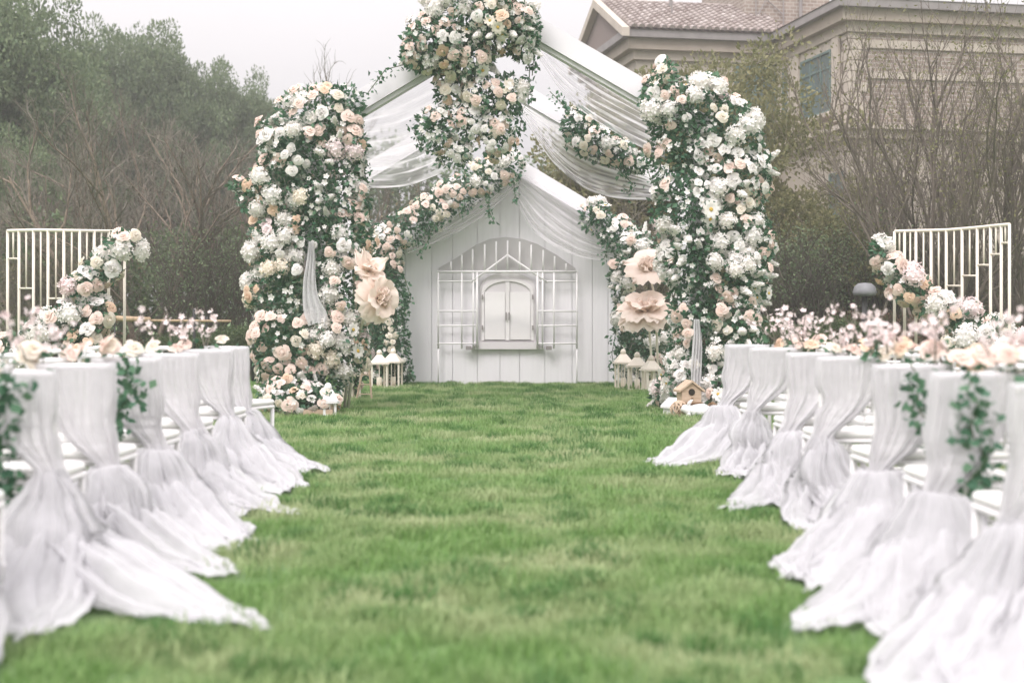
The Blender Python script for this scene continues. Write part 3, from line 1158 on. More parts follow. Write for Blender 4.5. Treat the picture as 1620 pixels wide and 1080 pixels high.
def hydrangea_mesh(name, col, seed, n=46, flat=.75, fs=.26, petals=4):
    g = random.Random(seed)
    b = MB()
    for k in range(n):
        z = 1 - 1.35 * (k + .5) / n
        r = math.sqrt(max(0, 1 - z * z))
        w = k * 2.39996 + g.uniform(-.3, .3)
        d = Vector((r * math.cos(w), r * math.sin(w), z))
        floret(b, Vector((d.x, d.y, d.z * flat)) * g.uniform(.78, .95), d + Vector((g.gauss(0, .3), g.gauss(0, .3), g.gauss(0, .3))), fs * g.uniform(.85, 1.2), g, petals)
    b.lathe([(.05, -.42), (.55, -.32), (.70, 0), (.62, .26), (.36, .48), (.05, .56)], 10)
    return b.mesh(name, PET[col])


def stock_mesh(name, col, seed, n=30):
    """A spike of small blooms along +Z."""
    g = random.Random(seed)
    b = MB()
    for k in range(n):
        s = k / n
        w = k * 2.39996
        r = .42 * (1 - .65 * s)
        d = Vector((math.cos(w), math.sin(w), .35))
        floret(b, Vector((math.cos(w) * r, math.sin(w) * r, -.5 + 2.0 * s)), d, .30 * (1 - .4 * s), g, 5)
    b.lathe([(.1, -.6), (.34, -.4), (.28, .5), (.08, 1.4)], 8)
    return b.mesh(name, PET[col])


def daisy_mesh(name, col, seed):
    g = random.Random(seed)
    b = MB()
    for k in range(9):
        w = 2 * math.pi * k / 9 + g.uniform(-.1, .1)
        d, s = Vector((math.cos(w), math.sin(w), 0)), Vector((-math.sin(w), math.cos(w), 0))
        z = Vector((0, 0, 1))
        b.add([d * .12, d * .6 + s * .30 + z * .12, d + s * .14 + z * .10, d - s * .14 + z * .10, d * .6 - s * .30 + z * .12], [(0, 1, 2, 3, 4)], 0)
    b.lathe([(.22, .0), (.22, .08), (.12, .15)], 8, (0, 0, .02), 1)
    return b.mesh(name, [PET[col], M['yellow']])


ROSE = {c: [rose_mesh('rose', c, 3 + 7 * k + i, 15 + 2 * k, 1 - .08 * k) for k in range(2)] for i, c in enumerate(('white', 'cream', 'blush', 'peach'))}
CARN = {c: [rose_mesh('carnation', c, 90 + i, 22, .95, .13)] for i, c in enumerate(('white', 'cream', 'blush', 'pink'))}
HYD = {c: [hydrangea_mesh('hydrangea', c, 60 + i + k) for k in range(2)] for i, c in enumerate(('white', 'cream', 'pink'))}
STK = {c: [stock_mesh('stock_flower', c, 70 + i)] for i, c in enumerate(('white', 'pink'))}
DAI = {c: [daisy_mesh('daisy', c, 80 + i)] for i, c in enumerate(('white', 'cream'))}
KIND = {'rose': ROSE, 'carnation': CARN, 'hydrangea': HYD, 'stock_flower': STK, 'daisy': DAI}

#        kind, colour, weight, radius (m), how many together
PAL_MAIN = [('rose', 'blush', 32, (.075, .12), (2, 6)), ('rose', 'cream', 12, (.07, .105), (2, 5)), ('rose', 'peach', 11, (.065, .105), (1, 4)),
            ('rose', 'white', 9, (.065, .095), (1, 4)), ('carnation', 'white', 10, (.08, .115), (2, 4)), ('carnation', 'pink', 6, (.08, .11), (1, 3)),
            ('hydrangea', 'white', 20, (.11, .165), (1, 3)), ('hydrangea', 'cream', 5, (.10, .15), (1, 2)), ('hydrangea', 'pink', 6, (.10, .15), (1, 2)),
            ('stock_flower', 'white', 9, (.075, .11), (2, 4)), ('daisy', 'white', 4, (.08, .11), (1, 2)), ('daisy', 'cream', 3, (.07, .09), (1, 3))]
PAL_WHITE = [('rose', 'blush', 20, (.075, .115), (1, 4)), ('rose', 'cream', 12, (.07, .10), (2, 5)), ('rose', 'peach', 3, (.07, .10), (1, 2)),
             ('rose', 'white', 14, (.065, .095), (2, 5)), ('carnation', 'white', 14, (.08, .115), (2, 5)), ('carnation', 'blush', 5, (.08, .11), (1, 3)),
             ('hydrangea', 'white', 24, (.11, .165), (1, 4)), ('hydrangea', 'pink', 6, (.10, .15), (1, 2)),
             ('stock_flower', 'white', 13, (.075, .115), (2, 5)), ('daisy', 'white', 7, (.085, .115), (1, 2))]
PAL_SMALL = [('rose', 'blush', 20, (.07, .10), (2, 5)), ('rose', 'cream', 16, (.065, .095), (2, 5)), ('rose', 'white', 14, (.05, .08), (2, 5)),
             ('carnation', 'white', 10, (.07, .10), (1, 3)), ('hydrangea', 'white', 8, (.09, .12), (1, 2)), ('rose', 'peach', 3, (.07, .09), (1, 2))]


def quat_for(nrm, spin):
    q = Vector(nrm).normalized().to_track_quat('Z', 'Y')
    return (q.to_matrix() @ Matrix.Rotation(spin, 3, 'Z')).to_euler()


def floral(name, label, cat, blobs, nflow, nleaf, pal, seed, group=None, filler=0, vines=(), leaf=(.05, .10), keep=(), gap=.80, back=.45):
    """blobs: (px, py, half width px, half height px, distance, half depth m). Flowers sit on the
    outside of the united blobs, leaves fill them."""
    rng = np.random.default_rng(seed)
    g = random.Random(seed)
    C, Rr = [], []
    for px, py, rx, ry, d, dep in blobs:
        C.append(W(px, py, d)[:])
        Rr.append((rx * d / F, dep, ry * d / F))
    C, Rr = np.array(C), np.array(Rr)
    org = Vector((C[:, 0].mean(), C[:, 1].mean(), 0))
    o = np.array(org)
    C = C - o
    t = thing(name, label, cat, org, 0, group)
    wts = Rr[:, 0] * Rr[:, 2] + Rr[:, 1] * Rr[:, 2]
    wts = wts / wts.sum()

    def surface(n, lo, hi, backlim):
        k = rng.choice(len(C), n * 4, p=wts)
        d = unit(rng.normal(size=(len(k), 3)))
        P = C[k] + d * Rr[k] * rng.uniform(lo, hi, len(k))[:, None]
        N = unit(d / Rr[k])
        ok = d[:, 1] < backlim
        for j in range(len(C)):
            q = ((P - C[j]) / (Rr[j] * .86)) ** 2
            ok &= (q.sum(1) > 1) | (k == j) | (lo < .5)
        for (x0, x1, y0, y1, dk) in keep:
            a, c = W(x0, y1, dk), W(x1, y0, dk)
            inside = (P[:, 0] + o[0] > a.x) & (P[:, 0] + o[0] < c.x) & (P[:, 2] > a.z) & (P[:, 2] < c.z) & (P[:, 1] + o[1] < dk + .08)
            ok &= ~inside
        ok &= P[:, 2] > .03
        return P[ok][:n], N[ok][:n]

    P, N = surface(3500, .86, 1.24, back)
    placed = np.zeros((0, 4))
    w = [p[2] for p in pal]
    left, tries = nflow, 0
    while left > 0 and tries < nflow * 6:
        tries += 1
        kind, col, _, (r0, r1), (c0, c1) = g.choices(pal, w)[0]
        i = g.randrange(len(P))
        near = np.argsort(((P - P[i]) ** 2).sum(1))[:90]
        want = g.randint(c0, c1)
        for q in near:
            if want <= 0 or left <= 0:
                break
            r = g.uniform(r0, r1)
            p = P[q]
            if len(placed):
                dd = np.sqrt(((placed[:, :3] - p) ** 2).sum(1))
                if (dd < gap * (placed[:, 3] + r)).any():
                    continue
            placed = np.vstack([placed, [*p, r]])
            want -= 1
            left -= 1
            nn = N[q] + rng.normal(0, .22, 3) + np.array([0, -.35, .12])
            me = g.choice(KIND[kind][col])
            link(kind, me, t, p, quat_for(nn, g.uniform(0, 6.28)), (r * g.uniform(.92, 1.08), r * g.uniform(.92, 1.08), r))
    # leaves: a shell and a filled inside
    P1, N1 = surface(int(nleaf * .55), .80, 1.12, .9)
    P2, N2 = surface(int(nleaf * .45), .1, .85, 2)
    PP, NN = np.vstack([P1, P2]), np.vstack([N1, N2])
    for path, dens in vines:
        pts = np.array([W(*p)[:] for p in path]) - o
        for a, c in zip(pts[:-1], pts[1:]):
            m = max(3, int(np.linalg.norm(c - a) * dens))
            f = rng.random(m)[:, None]
            PP = np.vstack([PP, a + (c - a) * f + rng.normal(0, .045, (m, 3))])
            NN = np.vstack([NN, rng.normal(size=(m, 3)) + [0, -.4, -.2]])
    sz = rng.uniform(leaf[0], leaf[1], len(PP))
    half = rng.random(len(PP)) < .8
    for nm, sel, mt in (('foliage', half, 'ivy'), ('sage_foliage', ~half, 'sage')):
        V, T = leaf_arrays(PP[sel], NN[sel], sz[sel], rng, .62, .8, .15)
        link(nm, np_mesh(nm, V, T, M[mt]), t, kind='stuff')
    if filler:
        Pf, Nf = surface(filler, 1.0, 1.16, back)
        b = MB()
        for p, n_ in zip(Pf, Nf):
            floret(b, p, n_, g.uniform(.025, .05), g, 5)
        link('filler_blossom', b.mesh('filler_blossom', PET['white']), t, kind='stuff')
    if vines:
        b = MB()
        for path, dens in vines:
            b.tube([W(*p) - org for p in path], .006, 4)
        link('vine', b.mesh('vine', M['hedge']), t)
    return t


# ------------------------------------------------------------------ gabled arches
def gable_arch(label, d, apex, eave_l, eave_r, half_post, th, dep):
    """Two posts and two sloping beams at distance d; px rows give the top edges."""
    t = thing('gable_arch', label, 'wedding arch', (0, d, 0), 0, 'white gable arches')
    ax, az = (apex[0] - CX) * d / F, CH + (HY - apex[1]) * d / F
    for (ex, ey) in (eave_l, eave_r):
        x, z = (ex - CX) * d / F, CH + (HY - ey) * d / F
        s = -1 if x < ax else 1
        b = MB()
        poly = [(ax, az - th), (x, z - th), (x, z), (ax, az)]
        if s > 0:
            b.prism(poly, 0, dep)
            b.f = [f[::-1] for f in b.f]
        else:
            b.prism(poly[::-1], 0, dep)
            b.f = [f[::-1] for f in b.f]
        link('beam', b.mesh('beam', M['board_white']), t)
        # a thin dark batten along the under edge
        b2 = MB().prism([(ax, az - th - .06), (x, z - th - .06), (x, z - th - .003), (ax, az - th - .003)], .05, dep - .05)
        link('batten', b2.mesh('batten', M['board_white']), t)
        xi = x - s * half_post * 2.2
        link('post', MB().box((min(xi, xi + s * 2 * half_post), .005, 0), (max(xi, xi + s * 2 * half_post), dep - .005, z - th * .9), bev=.012).mesh('post', M['board_white']), t)
    return t


gable_arch('tall outer white gable arch of broad beams hung with voile', 18.2, (804, -1), (478, 195), (1124, 185), .12, .30, .28)
gable_arch('lower inner white gable arch behind the tall one', 21.0, (808, 120), (532, 285), (1098, 291), .10, .28, .22)


# ------------------------------------------------------------------ plank house backdrop
def build_house():
    d = 24.9
    z = lambda py: CH + (HY - py) * d / F
    x = lambda px: (px - CX) * d / F
    t = thing('plank_house', 'white plank house front with a lattice window and gable roof', 'backdrop house', (0, d, 0))
    ax, az = x(822), z(262)
    slope = .60
    roof = lambda X: az - abs(X - ax) * slope
    seams = [628, 641, 683, 716, 755, 791, 822, 862, 905, 937, 962, 982]
    for a, c in zip(seams[:-1], seams[1:]):
        xa, xc = x(a) + .0035, x(c) - .0035
        dy = rnd.uniform(0, .012)
        if a < 822 < c:
            poly = [(xa, .0), (xc, .0), (xc, roof(xc)), (ax, az), (xa, roof(xa))]
        else:
            poly = [(xa, .0), (xc, .0), (xc, roof(xc)), (xa, roof(xa))]
        link('plank', MB().prism(poly, dy, dy + .04).mesh('plank', M['plank_white']), t)
    # the stud wall behind the joints
    xa, xc = x(630), x(980)
    link('back_panel', MB().prism([(xa, 0), (xc, 0), (xc, roof(xc) - .03), (ax, az - .03), (xa, roof(xa) - .03)], .06, .10).mesh('back_panel', M['board_white']), t)
    # roof boards, proud of the planks
    th = .30
    for ex in (x(602), x(1010)):
        s = -1 if ex < ax else 1
        zt = az + .09
        ze = zt - abs(ex - ax) * slope
        poly = [(ax, zt - th), (ex, ze - th), (ex, ze), (ax, zt)]
        b = MB().prism(poly if s > 0 else poly[::-1], -.26, -.012)
        b.f = [f[::-1] for f in b.f]
        link('roof_board', b.mesh('roof_board', M['board_white']), t)
    # ---- printed window picture: arched back panel, casement window, sill
    def arc(cx, w, z0, zs, rise, n=14):
        pts = [(cx - w, z0), (cx + w, z0), (cx + w, zs)]
        for k in range(1, n):
            a = math.pi * k / n
            pts.append((cx + w * math.cos(a), zs + rise * math.sin(a)))
        pts.append((cx - w, zs))
        return pts
    y = -.004
    cx = x(803)
    link('arched_panel', MB().prism([(x(694), z(430)), (x(910), z(430)), (x(910), z(424)), (x(880), z(403)), (x(850), z(386)), (x(826), z(378)), (x(800), z(375)), (x(775), z(378)),
                                      (x(752), z(388)), (x(722), z(408)), (x(694), z(424))], y - .010, y).mesh('arched_panel', M['mural_shade']), t)
    link('window_surround', MB().prism(arc(cx, x(847) - cx, z(547), z(455), z(431) - z(455)), y - .03, y - .0).mesh('window_surround', M['mural']), t)
    fr = MB()
    fw = .045
    wx0, wx1 = x(766), x(840)
    inner = arc(cx, wx1 - cx, z(538), z(465), z(445) - z(465))
    outer = [(px_ + (fw if px_ > cx else -fw), pz_ + (fw if pz_ > z(500) else -.0)) for px_, pz_ in inner]
    n = len(inner)
    vs, fs = [], []
    for pts, yy in ((inner, y - .055), (outer, y - .055), (inner, y - .031), (outer, y - .031)):
        vs += [(p[0], yy, p[1]) for p in pts]
    for k in range(n):
        j = (k + 1) % n
        fs += [(k, j, n + j, n + k), (n + k, n + j, 3 * n + j, 3 * n + k), (2 * n + k, 2 * n + j, j, k)]
    fr.add(vs, fs)
    f = link('window_frame', fr.mesh('window_frame', M['window_tone']), t)
    link('centre_post', MB().box((cx - .035, y - .06, z(538)), (cx + .035, y - .034, z(446))).mesh('centre_post', M['window_tone']), f)
    for a, c in ((wx0, cx - .035), (cx + .035, wx1)):
        link('pane', MB().box((a + .01, y - .045, z(537)), (c - .01, y - .033, z(462))).mesh('pane', M['pane_print']), f)
    for s in (-1, 1):
        link('handle', MB().box((cx + s * .025 - .009, y - .10, z(500) - .07), (cx + s * .025 + .009, y - .082, z(500) + .07)).mesh('handle', M['gutter']), f)
        for zz in (470, 518):
            link('hinge', MB().box((cx + s * (wx1 - cx + .03) - .012, y - .09, z(zz) - .04), (cx + s * (wx1 - cx + .03) + .012, y - .077, z(zz) + .04)).mesh('hinge', M['gutter']), f)
    link('sill', MB().prism([(x(745), z(552)), (x(860), z(552)), (x(852), z(541)), (x(756), z(541))], y - .09, y - .0).mesh('sill', M['mural']), t)
    # ---- white lattice in front
    r = .017
    yl = -.14
    lat = thing('lattice_window', 'white greenhouse lattice standing against the plank house wall', 'lattice', (0, d + yl, 0))

    def bar(p, q, rr=r, nm='bar'):
        link(nm, MB().tube([(x(p[0]), 0, z(p[1])), (x(q[0]), 0, z(q[1]))], rr, 6).mesh(nm, M['white_paint'], True), lat)
    bar((692, 430), (913, 430), .024)
    bar((692, 445), (755, 445), .014)
    bar((852, 445), (913, 445), .014)
    prof = lambda px: 424 - 46 * math.sin(math.pi * (px - 694) / 216)
    for px in (714, 731, 748, 767, 785, 803, 822, 840, 859, 877, 895):
        bar((px, 430), (px, prof(px) + 3))
    for px in (694, 731, 749, 755):
        bar((px, 430), (px, 551), r if px != 755 else .022)
    for px in (850, 858, 876, 912):
        bar((px, 430), (px, 551), r if px != 850 else .022)
    for py in (492, 515, 543):
        bar((692, py), (757, py))
        bar((848, py), (914, py))
    bar((745, 447), (803, 404), .02, 'rafter')
    bar((803, 404), (866, 447), .02, 'rafter')
    for px in (694, 912):
        bar((px, 550), (px, 608), .012, 'leg')
    for a in (742, 868):
        link('bracket', MB().box((x(a) - .05, -.06, z(551) - .02), (x(a) + .05, .06, z(547))).mesh('bracket', M['gutter']), lat)
    return t


def plank_material():
    m, n, l, out = new_mat('whitewashed_plank')
    tcn = n.new('ShaderNodeTexCoord')
    oi = n.new('ShaderNodeObjectInfo')
    cb = n.new('ShaderNodeVectorMath')
    cb.operation = 'MULTIPLY_ADD'
    cb.inputs[1].default_value = (30, 30, 30)
    l.new(oi.outputs['Random'], cb.inputs[0])
    mp = n.new('ShaderNodeMapping')
    mp.inputs['Scale'].default_value = (9, 9, .5)
    l.new(tcn.outputs['Object'], cb.inputs[2])
    l.new(cb.outputs[0], mp.inputs['Vector'])
    t = n.new('ShaderNodeTexNoise')
    t.inputs['Scale'].default_value = 2.2
    t.inputs['Detail'].default_value = 8
    l.new(mp.outputs[0], t.inputs['Vector'])
    # a few knots
    mp2 = n.new('ShaderNodeMapping')
    mp2.inputs['Scale'].default_value = (1.5, 1.5, .8)
    l.new(cb.outputs[0], mp2.inputs['Vector'])
    v = n.new('ShaderNodeTexVoronoi')
    v.inputs['Scale'].default_value = 1.2
    l.new(mp2.outputs[0], v.inputs['Vector'])
    kr = n.new('ShaderNodeMapRange')
    kr.inputs['From Min'].default_value, kr.inputs['From Max'].default_value = .03, .09
    kr.inputs['To Min'].default_value, kr.inputs['To Max'].default_value = 1, 0
    l.new(v.outputs['Distance'], kr.inputs['Value'])
    c = ramp(n, l, t.outputs['Fac'], [(.70, .68, .715), (.79, .765, .80), (.83, .805, .84), (.75, .73, .765)])
    mx = n.new('ShaderNodeMix')
    mx.data_type = 'RGBA'
    mx.inputs['B'].default_value = (.45, .46, .49, 1)
    l.new(kr.outputs[0], mx.inputs['Factor'])
    l.new(c, mx.inputs['A'])
    p = n.new('ShaderNodeBsdfPrincipled')
    p.inputs['Roughness'].default_value = .6
    l.new(mx.outputs['Result'], p.inputs['Base Color'])
    b = n.new('ShaderNodeBump')
    b.inputs['Strength'].default_value = .25
    b.inputs['Distance'].default_value = .01
    l.new(t.outputs['Fac'], b.inputs['Height'])
    l.new(b.outputs[0], p.inputs['Normal'])
    l.new(p.outputs[0], out.inputs['Surface'])
    return m


M['plank_white'] = plank_material()
build_house()


# ------------------------------------------------------------------ voile swags
def smooth_path(ctrl, n):
    P = [np.array(p, float) for p in ctrl]
    P = [2 * P[0] - P[1]] + P + [2 * P[-1] - P[-2]]
    out = []
    m = len(P) - 3
    for i in range(n):
        f = i / (n - 1) * m
        k = min(int(f), m - 1)
        u = f - k
        a, b, c, d = P[k:k + 4]
        out.append(.5 * ((2 * b) + (c - a) * u + (2 * a - 5 * b + 4 * c - d) * u * u + (3 * b - a - 3 * c + d) * u ** 3))
    return np.array(out)


def swag(name, label, rows, seed, folds=9, amp=.05, nu=70, nv=46, mat='sheer'):
    """rows: from the hung edge to the sagging hem, each a list of (px, py, d) points."""
    rng = np.random.default_rng(seed)
    paths = [smooth_path([W(*p)[:] for p in r], nu) for r in rows]
    G = np.array([smooth_path([p[i] for p in paths], nv) for i in range(nu)])      # nu, nv, 3
    v = np.linspace(0, 1, nv)
    u = np.linspace(0, 1, nu)
    ph = rng.uniform(0, 6.28, 4)
    prof = np.zeros((nu, nv))
    for k, (f, a) in enumerate(((folds, 1), (folds * 1.73, .6), (folds * 2.9, .35), (folds * .5, .6))):
        prof += a * np.sin(2 * np.pi * f * (v[None, :] + .05 * np.sin(3 * u[:, None] + k)) + ph[k] + 1.2 * np.sin(2.2 * u[:, None] + k))
    env = (.25 + .75 * v[None, :]) * (.5 + .5 * np.sin(np.pi * np.clip(u[:, None], .08, .92)))
    G[:, :, 1] += prof * amp * env
    G[:, :, 2] += prof * amp * .35 * env
    V = G.reshape(-1, 3)
    i, j = np.meshgrid(np.arange(nu - 1), np.arange(nv - 1), indexing='ij')
    q = (i * nv + j).ravel()
    Q = np.stack([q, q + nv, q + nv + 1, q + 1], 1)
    me = np_mesh(name, V, Q, M[mat], True)
    uv = me.uv_layers.new(name='UVMap')
    li = np.empty(len(me.loops), np.int32)
    me.loops.foreach_get('vertex_index', li)
    UV = np.stack(np.meshgrid(u, v, indexing='ij'), -1).reshape(-1, 2)
    uv.data.foreach_set('uv', UV[li].astype(np.float32).ravel())
    o = link(name, me)
    return tag(o, label, 'drape', 'voile swags on the arches')


swag('voile_swag', 'sheer white voile hanging under the arch beam above the peach rose column',
     [[(560, 172, 18.5), (640, 128, 18.5), (740, 70, 18.5)],
      [(562, 205, 18.9), (640, 190, 19.0), (745, 130, 18.9)],
      [(566, 258, 19.4), (640, 250, 19.6), (755, 195, 19.4)],
      [(568, 297, 19.8), (640, 296, 20.1), (705, 270, 20.0), (765, 225, 19.8)]], 5, 8, .045)
swag('voile_swag', 'sheer white voile slung under the long arch beam near the villa roof',
     [[(838, 48, 18.5), (930, 100, 18.5), (1045, 170, 18.5)],
      [(838, 55, 18.7), (925, 120, 18.8), (1048, 190, 18.8)],
      [(838, 62, 18.9), (915, 145, 19.2), (1050, 215, 19.2)],
      [(838, 70, 19.2), (900, 158, 19.6), (980, 215, 19.8), (1052, 250, 19.6)]], 6, 9, .05)
swag('voile_swag', 'lowest voile swag looping under the inner beam beside the rose bunch',
     [[(826, 165, 20.9), (930, 225, 20.9), (1062, 292, 20.9)],
      [(826, 172, 20.6), (915, 250, 20.5), (1062, 298, 20.6)],
      [(828, 180, 20.4), (895, 262, 20.2), (960, 296, 20.1), (1062, 306, 20.3)],
      [(828, 188, 20.2), (880, 262, 20.0), (950, 308, 19.9), (1062, 318, 20.1)]], 7, 10, .05)
swag('voile_swag', 'thin voile draped across the plank house wall from its peak',
     [[(822, 272, 24.55), (870, 300, 24.55), (925, 335, 24.55), (985, 380, 24.55)],
      [(822, 285, 24.5), (868, 325, 24.48), (922, 360, 24.48), (985, 390, 24.5)],
      [(820, 300, 24.5), (862, 350, 24.45), (918, 385, 24.45), (985, 402, 24.5)],
      [(816, 318, 24.5), (850, 370, 24.45), (915, 405, 24.45), (985, 415, 24.5)]], 8, 6, .03)
swag('voile_swag', 'thin voile draped from the plank house peak towards the peach rose column',
     [[(818, 272, 24.55), (760, 312, 24.55), (700, 350, 24.55), (645, 385, 24.55)],
      [(818, 285, 24.5), (760, 330, 24.48), (700, 366, 24.48), (645, 394, 24.5)],
      [(818, 296, 24.5), (762, 345, 24.45), (702, 380, 24.45), (645, 402, 24.5)]], 9, 5, .025)


# ------------------------------------------------------------------ flowers of the arch
LEFT = [(505, 185, 62, 45, 18.0, .40), (470, 240, 55, 60, 18.0, .45), (535, 235, 40, 70, 18.0, .40), (450, 300, 50, 55, 18.0, .45), (520, 310, 55, 60, 17.9, .45),
        (455, 380, 56, 65, 18.0, .45), (530, 385, 58, 65, 17.9, .45), (455, 460, 56, 65, 17.9, .45), (535, 460, 62, 70, 17.9, .45), (460, 540, 60, 65, 17.8, .5),
        (532, 545, 48, 58, 17.8, .45), (462, 605, 50, 45, 17.7, .45), (505, 608, 34, 36, 17.7, .35), (378, 292, 14, 10, 18, .15), (400, 318, 22, 16, 18, .2), (428, 205, 18, 16, 18, .2), (545, 160, 26, 22, 18, .25)]
floral('flower_column', 'tall column of peach and blush roses with white hydrangeas on the wooded side', 'flower arrangement', LEFT, 262, 10500, PAL_MAIN, 101,
       'flower columns of the arch', 520, keep=[(480, 508, 392, 505, 17.9)],
       vines=[([(575, 260, 18.0), (585, 330, 18.0), (578, 400, 18.0)], 60), ([(410, 300, 18.0), (385, 300, 18), (365, 288, 18)], 70), ([(560, 200, 18), (578, 235, 18), (572, 290, 18)], 60)])
RIGHT = [(1045, 160, 30, 40, 18.0, .35), (1090, 185, 62, 55, 18.0, .42), (1150, 215, 48, 55, 18.0, .42), (1080, 250, 48, 60, 18.0, .42), (1155, 290, 55, 55, 18.0, .45),
         (1090, 330, 55, 60, 17.9, .45), (1160, 365, 48, 60, 18.0, .45), (1096, 410, 46, 60, 17.9, .45), (1165, 440, 45, 65, 17.9, .45), (1108, 490, 46, 65, 17.9, .45),
         (1165, 520, 38, 60, 17.8, .4), (1088, 540, 26, 60, 18.0, .35), (1125, 575, 42, 60, 17.8, .4), (1080, 600, 28, 34, 17.8, .3), (1140, 618, 30, 40, 17.7, .35), (1195, 385, 26, 40, 17.9, .3), (1052, 118, 14, 22, 18, .2), (1205, 265, 14, 22, 18, .2), (1120, 138, 26, 18, 18, .22)]
floral('flower_column', 'tall column of mostly white roses and hydrangeas on the villa side', 'flower arrangement', RIGHT, 262, 10500, PAL_WHITE, 102,
       'flower columns of the arch', 620, keep=[(1092, 1110, 530, 618, 17.9)],
       vines=[([(1062, 200, 18), (1030, 225, 18), (1020, 250, 18)], 60), ([(1190, 300, 18), (1212, 360, 18), (1205, 420, 18), (1215, 470, 18)], 60), ([(1170, 180, 18), (1200, 215, 18), (1205, 260, 18)], 60)])
TOP = [(755, 20, 75, 42, 17.9, .40), (700, 65, 55, 45, 17.9, .38), (790, 38, 58, 42, 17.9, .38), (665, 85, 26, 26, 17.9, .25), (828, 62, 20, 34, 17.9, .22), (735, 88, 42, 34, 17.9, .32)]
floral('flower_crown', 'dense bunch of blush and white flowers crowning the peak of the tall arch', 'flower arrangement', TOP, 125, 4600, PAL_MAIN, 103, None, 260,
       vines=[([(830, 70, 18), (838, 110, 18), (835, 165, 18)], 70), ([(650, 100, 18), (610, 110, 18), (580, 150, 18)], 60), ([(815, 60, 18), (845, 85, 18), (842, 120, 18)], 60)])
HANG = [(712, 135, 22, 36, 18.1, .2), (765, 150, 36, 26, 18.0, .25), (690, 205, 30, 34, 18.0, .24), (805, 150, 26, 28, 18.0, .22), (738, 190, 34, 34, 18.1, .22), (785, 205, 28, 40, 18.1, .22), (718, 240, 28, 20, 18.1, .18)]
floral('hanging_garland', 'leafy garland of ivy and small blush flowers hanging from the arch peak', 'flower arrangement', HANG, 84, 2000, PAL_SMALL, 104, None, 240, back=.15,
       vines=[([(715, 110, 18.5), (705, 170, 18.6), (690, 225, 18.7), (700, 262, 18.8)], 90), ([(745, 110, 18.5), (740, 180, 18.7), (735, 240, 18.8)], 90), ([(800, 130, 18.6), (825, 190, 18.8), (815, 240, 19)], 80),
              ([(665, 195, 18.9), (655, 210, 18.9), (668, 235, 18.9)], 70)])
MID = [(915, 198, 24, 24, 20.4, .22), (945, 225, 34, 26, 20.3, .25), (975, 240, 28, 20, 20.3, .22), (1005, 258, 20, 14, 20.3, .18)]
floral('beam_bouquet', 'small bunch of cream and peach roses on the inner arch beam', 'flower arrangement', MID, 42, 1500, PAL_SMALL, 105, None, 110,
       vines=[([(965, 250, 20.2), (985, 275, 20.2), (1000, 290, 20.1), (992, 312, 20.1)], 80), ([(870, 145, 20.6), (890, 165, 20.5), (905, 185, 20.4)], 70), ([(900, 215, 20.3), (893, 235, 20.3)], 70), ([(1000, 250, 20.3), (1025, 270, 20.3), (1030, 285, 20.3)], 60)])
GAR = [(800, 262, 28, 24, 24.3, .25), (765, 282, 34, 25, 24.3, .25), (722, 308, 34, 25, 24.3, .25), (682, 335, 32, 25, 24.3, .25), (645, 360, 32, 27, 24.3, .27), (612, 385, 26, 28, 24.3, .27)]
floral('roof_garland', 'garland of blush roses along the plank house roof from its peak', 'flower arrangement', GAR, 128, 2500, PAL_SMALL, 106, None, 90, leaf=(.05, .10),
       vines=[([(775, 300, 24.1), (772, 330, 24.1), (782, 352, 24.1)], 70), ([(812, 282, 24.1), (815, 310, 24.1), (810, 322, 24.1)], 70), ([(690, 350, 24.1), (675, 385, 24.1), (660, 405, 24.1)], 60), ([(725, 330, 24.1), (728, 345, 24.1)], 60)])
SIDE = [(605, 425, 28, 38, 24.2, .25), (618, 480, 25, 45, 24.2, .25), (622, 545, 23, 45, 24.2, .25), (632, 590, 20, 22, 24.2, .2), (600, 540, 25, 40, 24.3, .25), (600, 585, 24, 22, 24.5, .2)]
floral('climbing_vine', 'dark ivy with few pale roses climbing the plank house edge behind the paper flowers', 'flower arrangement', SIDE, 42, 3600, PAL_SMALL, 107, None, 80,
       vines=[([(640, 440, 24.1), (650, 470, 24.1), (640, 500, 24.1)], 50), ([(636, 570, 24.1), (648, 590, 24.1), (655, 603, 24.1)], 60)])
GARR = [(945, 345, 26, 24, 24.3, .25), (980, 372, 30, 28, 24.2, .25), (1010, 400, 28, 32, 23.8, .25), (985, 440, 20, 35, 24.2, .22), (990, 500, 18, 45, 24.2, .22), (995, 560, 18, 40, 24.3, .22), (1030, 560, 28, 45, 24.3, .25)]
floral('roof_garland', 'garland of white roses at the villa side of the plank house running to the ground', 'flower arrangement', GARR, 95, 3800, PAL_WHITE, 108, None, 120,
       vines=[([(965, 385, 24.1), (955, 410, 24.1)], 60), ([(975, 520, 24.1), (968, 560, 24.1), (975, 603, 24.1)], 60)])


# lace ribbons on the two front posts
def ribbon(label, pts, seed):
    rng = np.random.default_rng(seed)
    rows = []
    for px, py, hw in pts:
        rows.append((px, py, hw))
    n = 40
    P = smooth_path([(a, b, c) for a, b, c in rows], n)
    V, Q = [], []
    m = 15
    for i in range(n):
        for j in range(m):
            s = -1 + 2 * j / (m - 1)
            p = W(P[i, 0] + s * P[i, 2], P[i, 1] + (4 * s * s if i == n - 1 else 0), 17.45)
            V.append((p.x, p.y + .035 * math.sin(j * 1.5 + i * .12) - .04 * (i / n), p.z))
    for i in range(n - 1):
        for j in range(m - 1):
            q = i * m + j
            Q.append((q, q + 1, q + m + 1, q + m))
    o = link('lace_ribbon', np_mesh('lace_ribbon', np.array(V), np.array(Q), M['lace'], True))
    return tag(o, label, 'ribbon', 'lace ribbons on the flower columns')


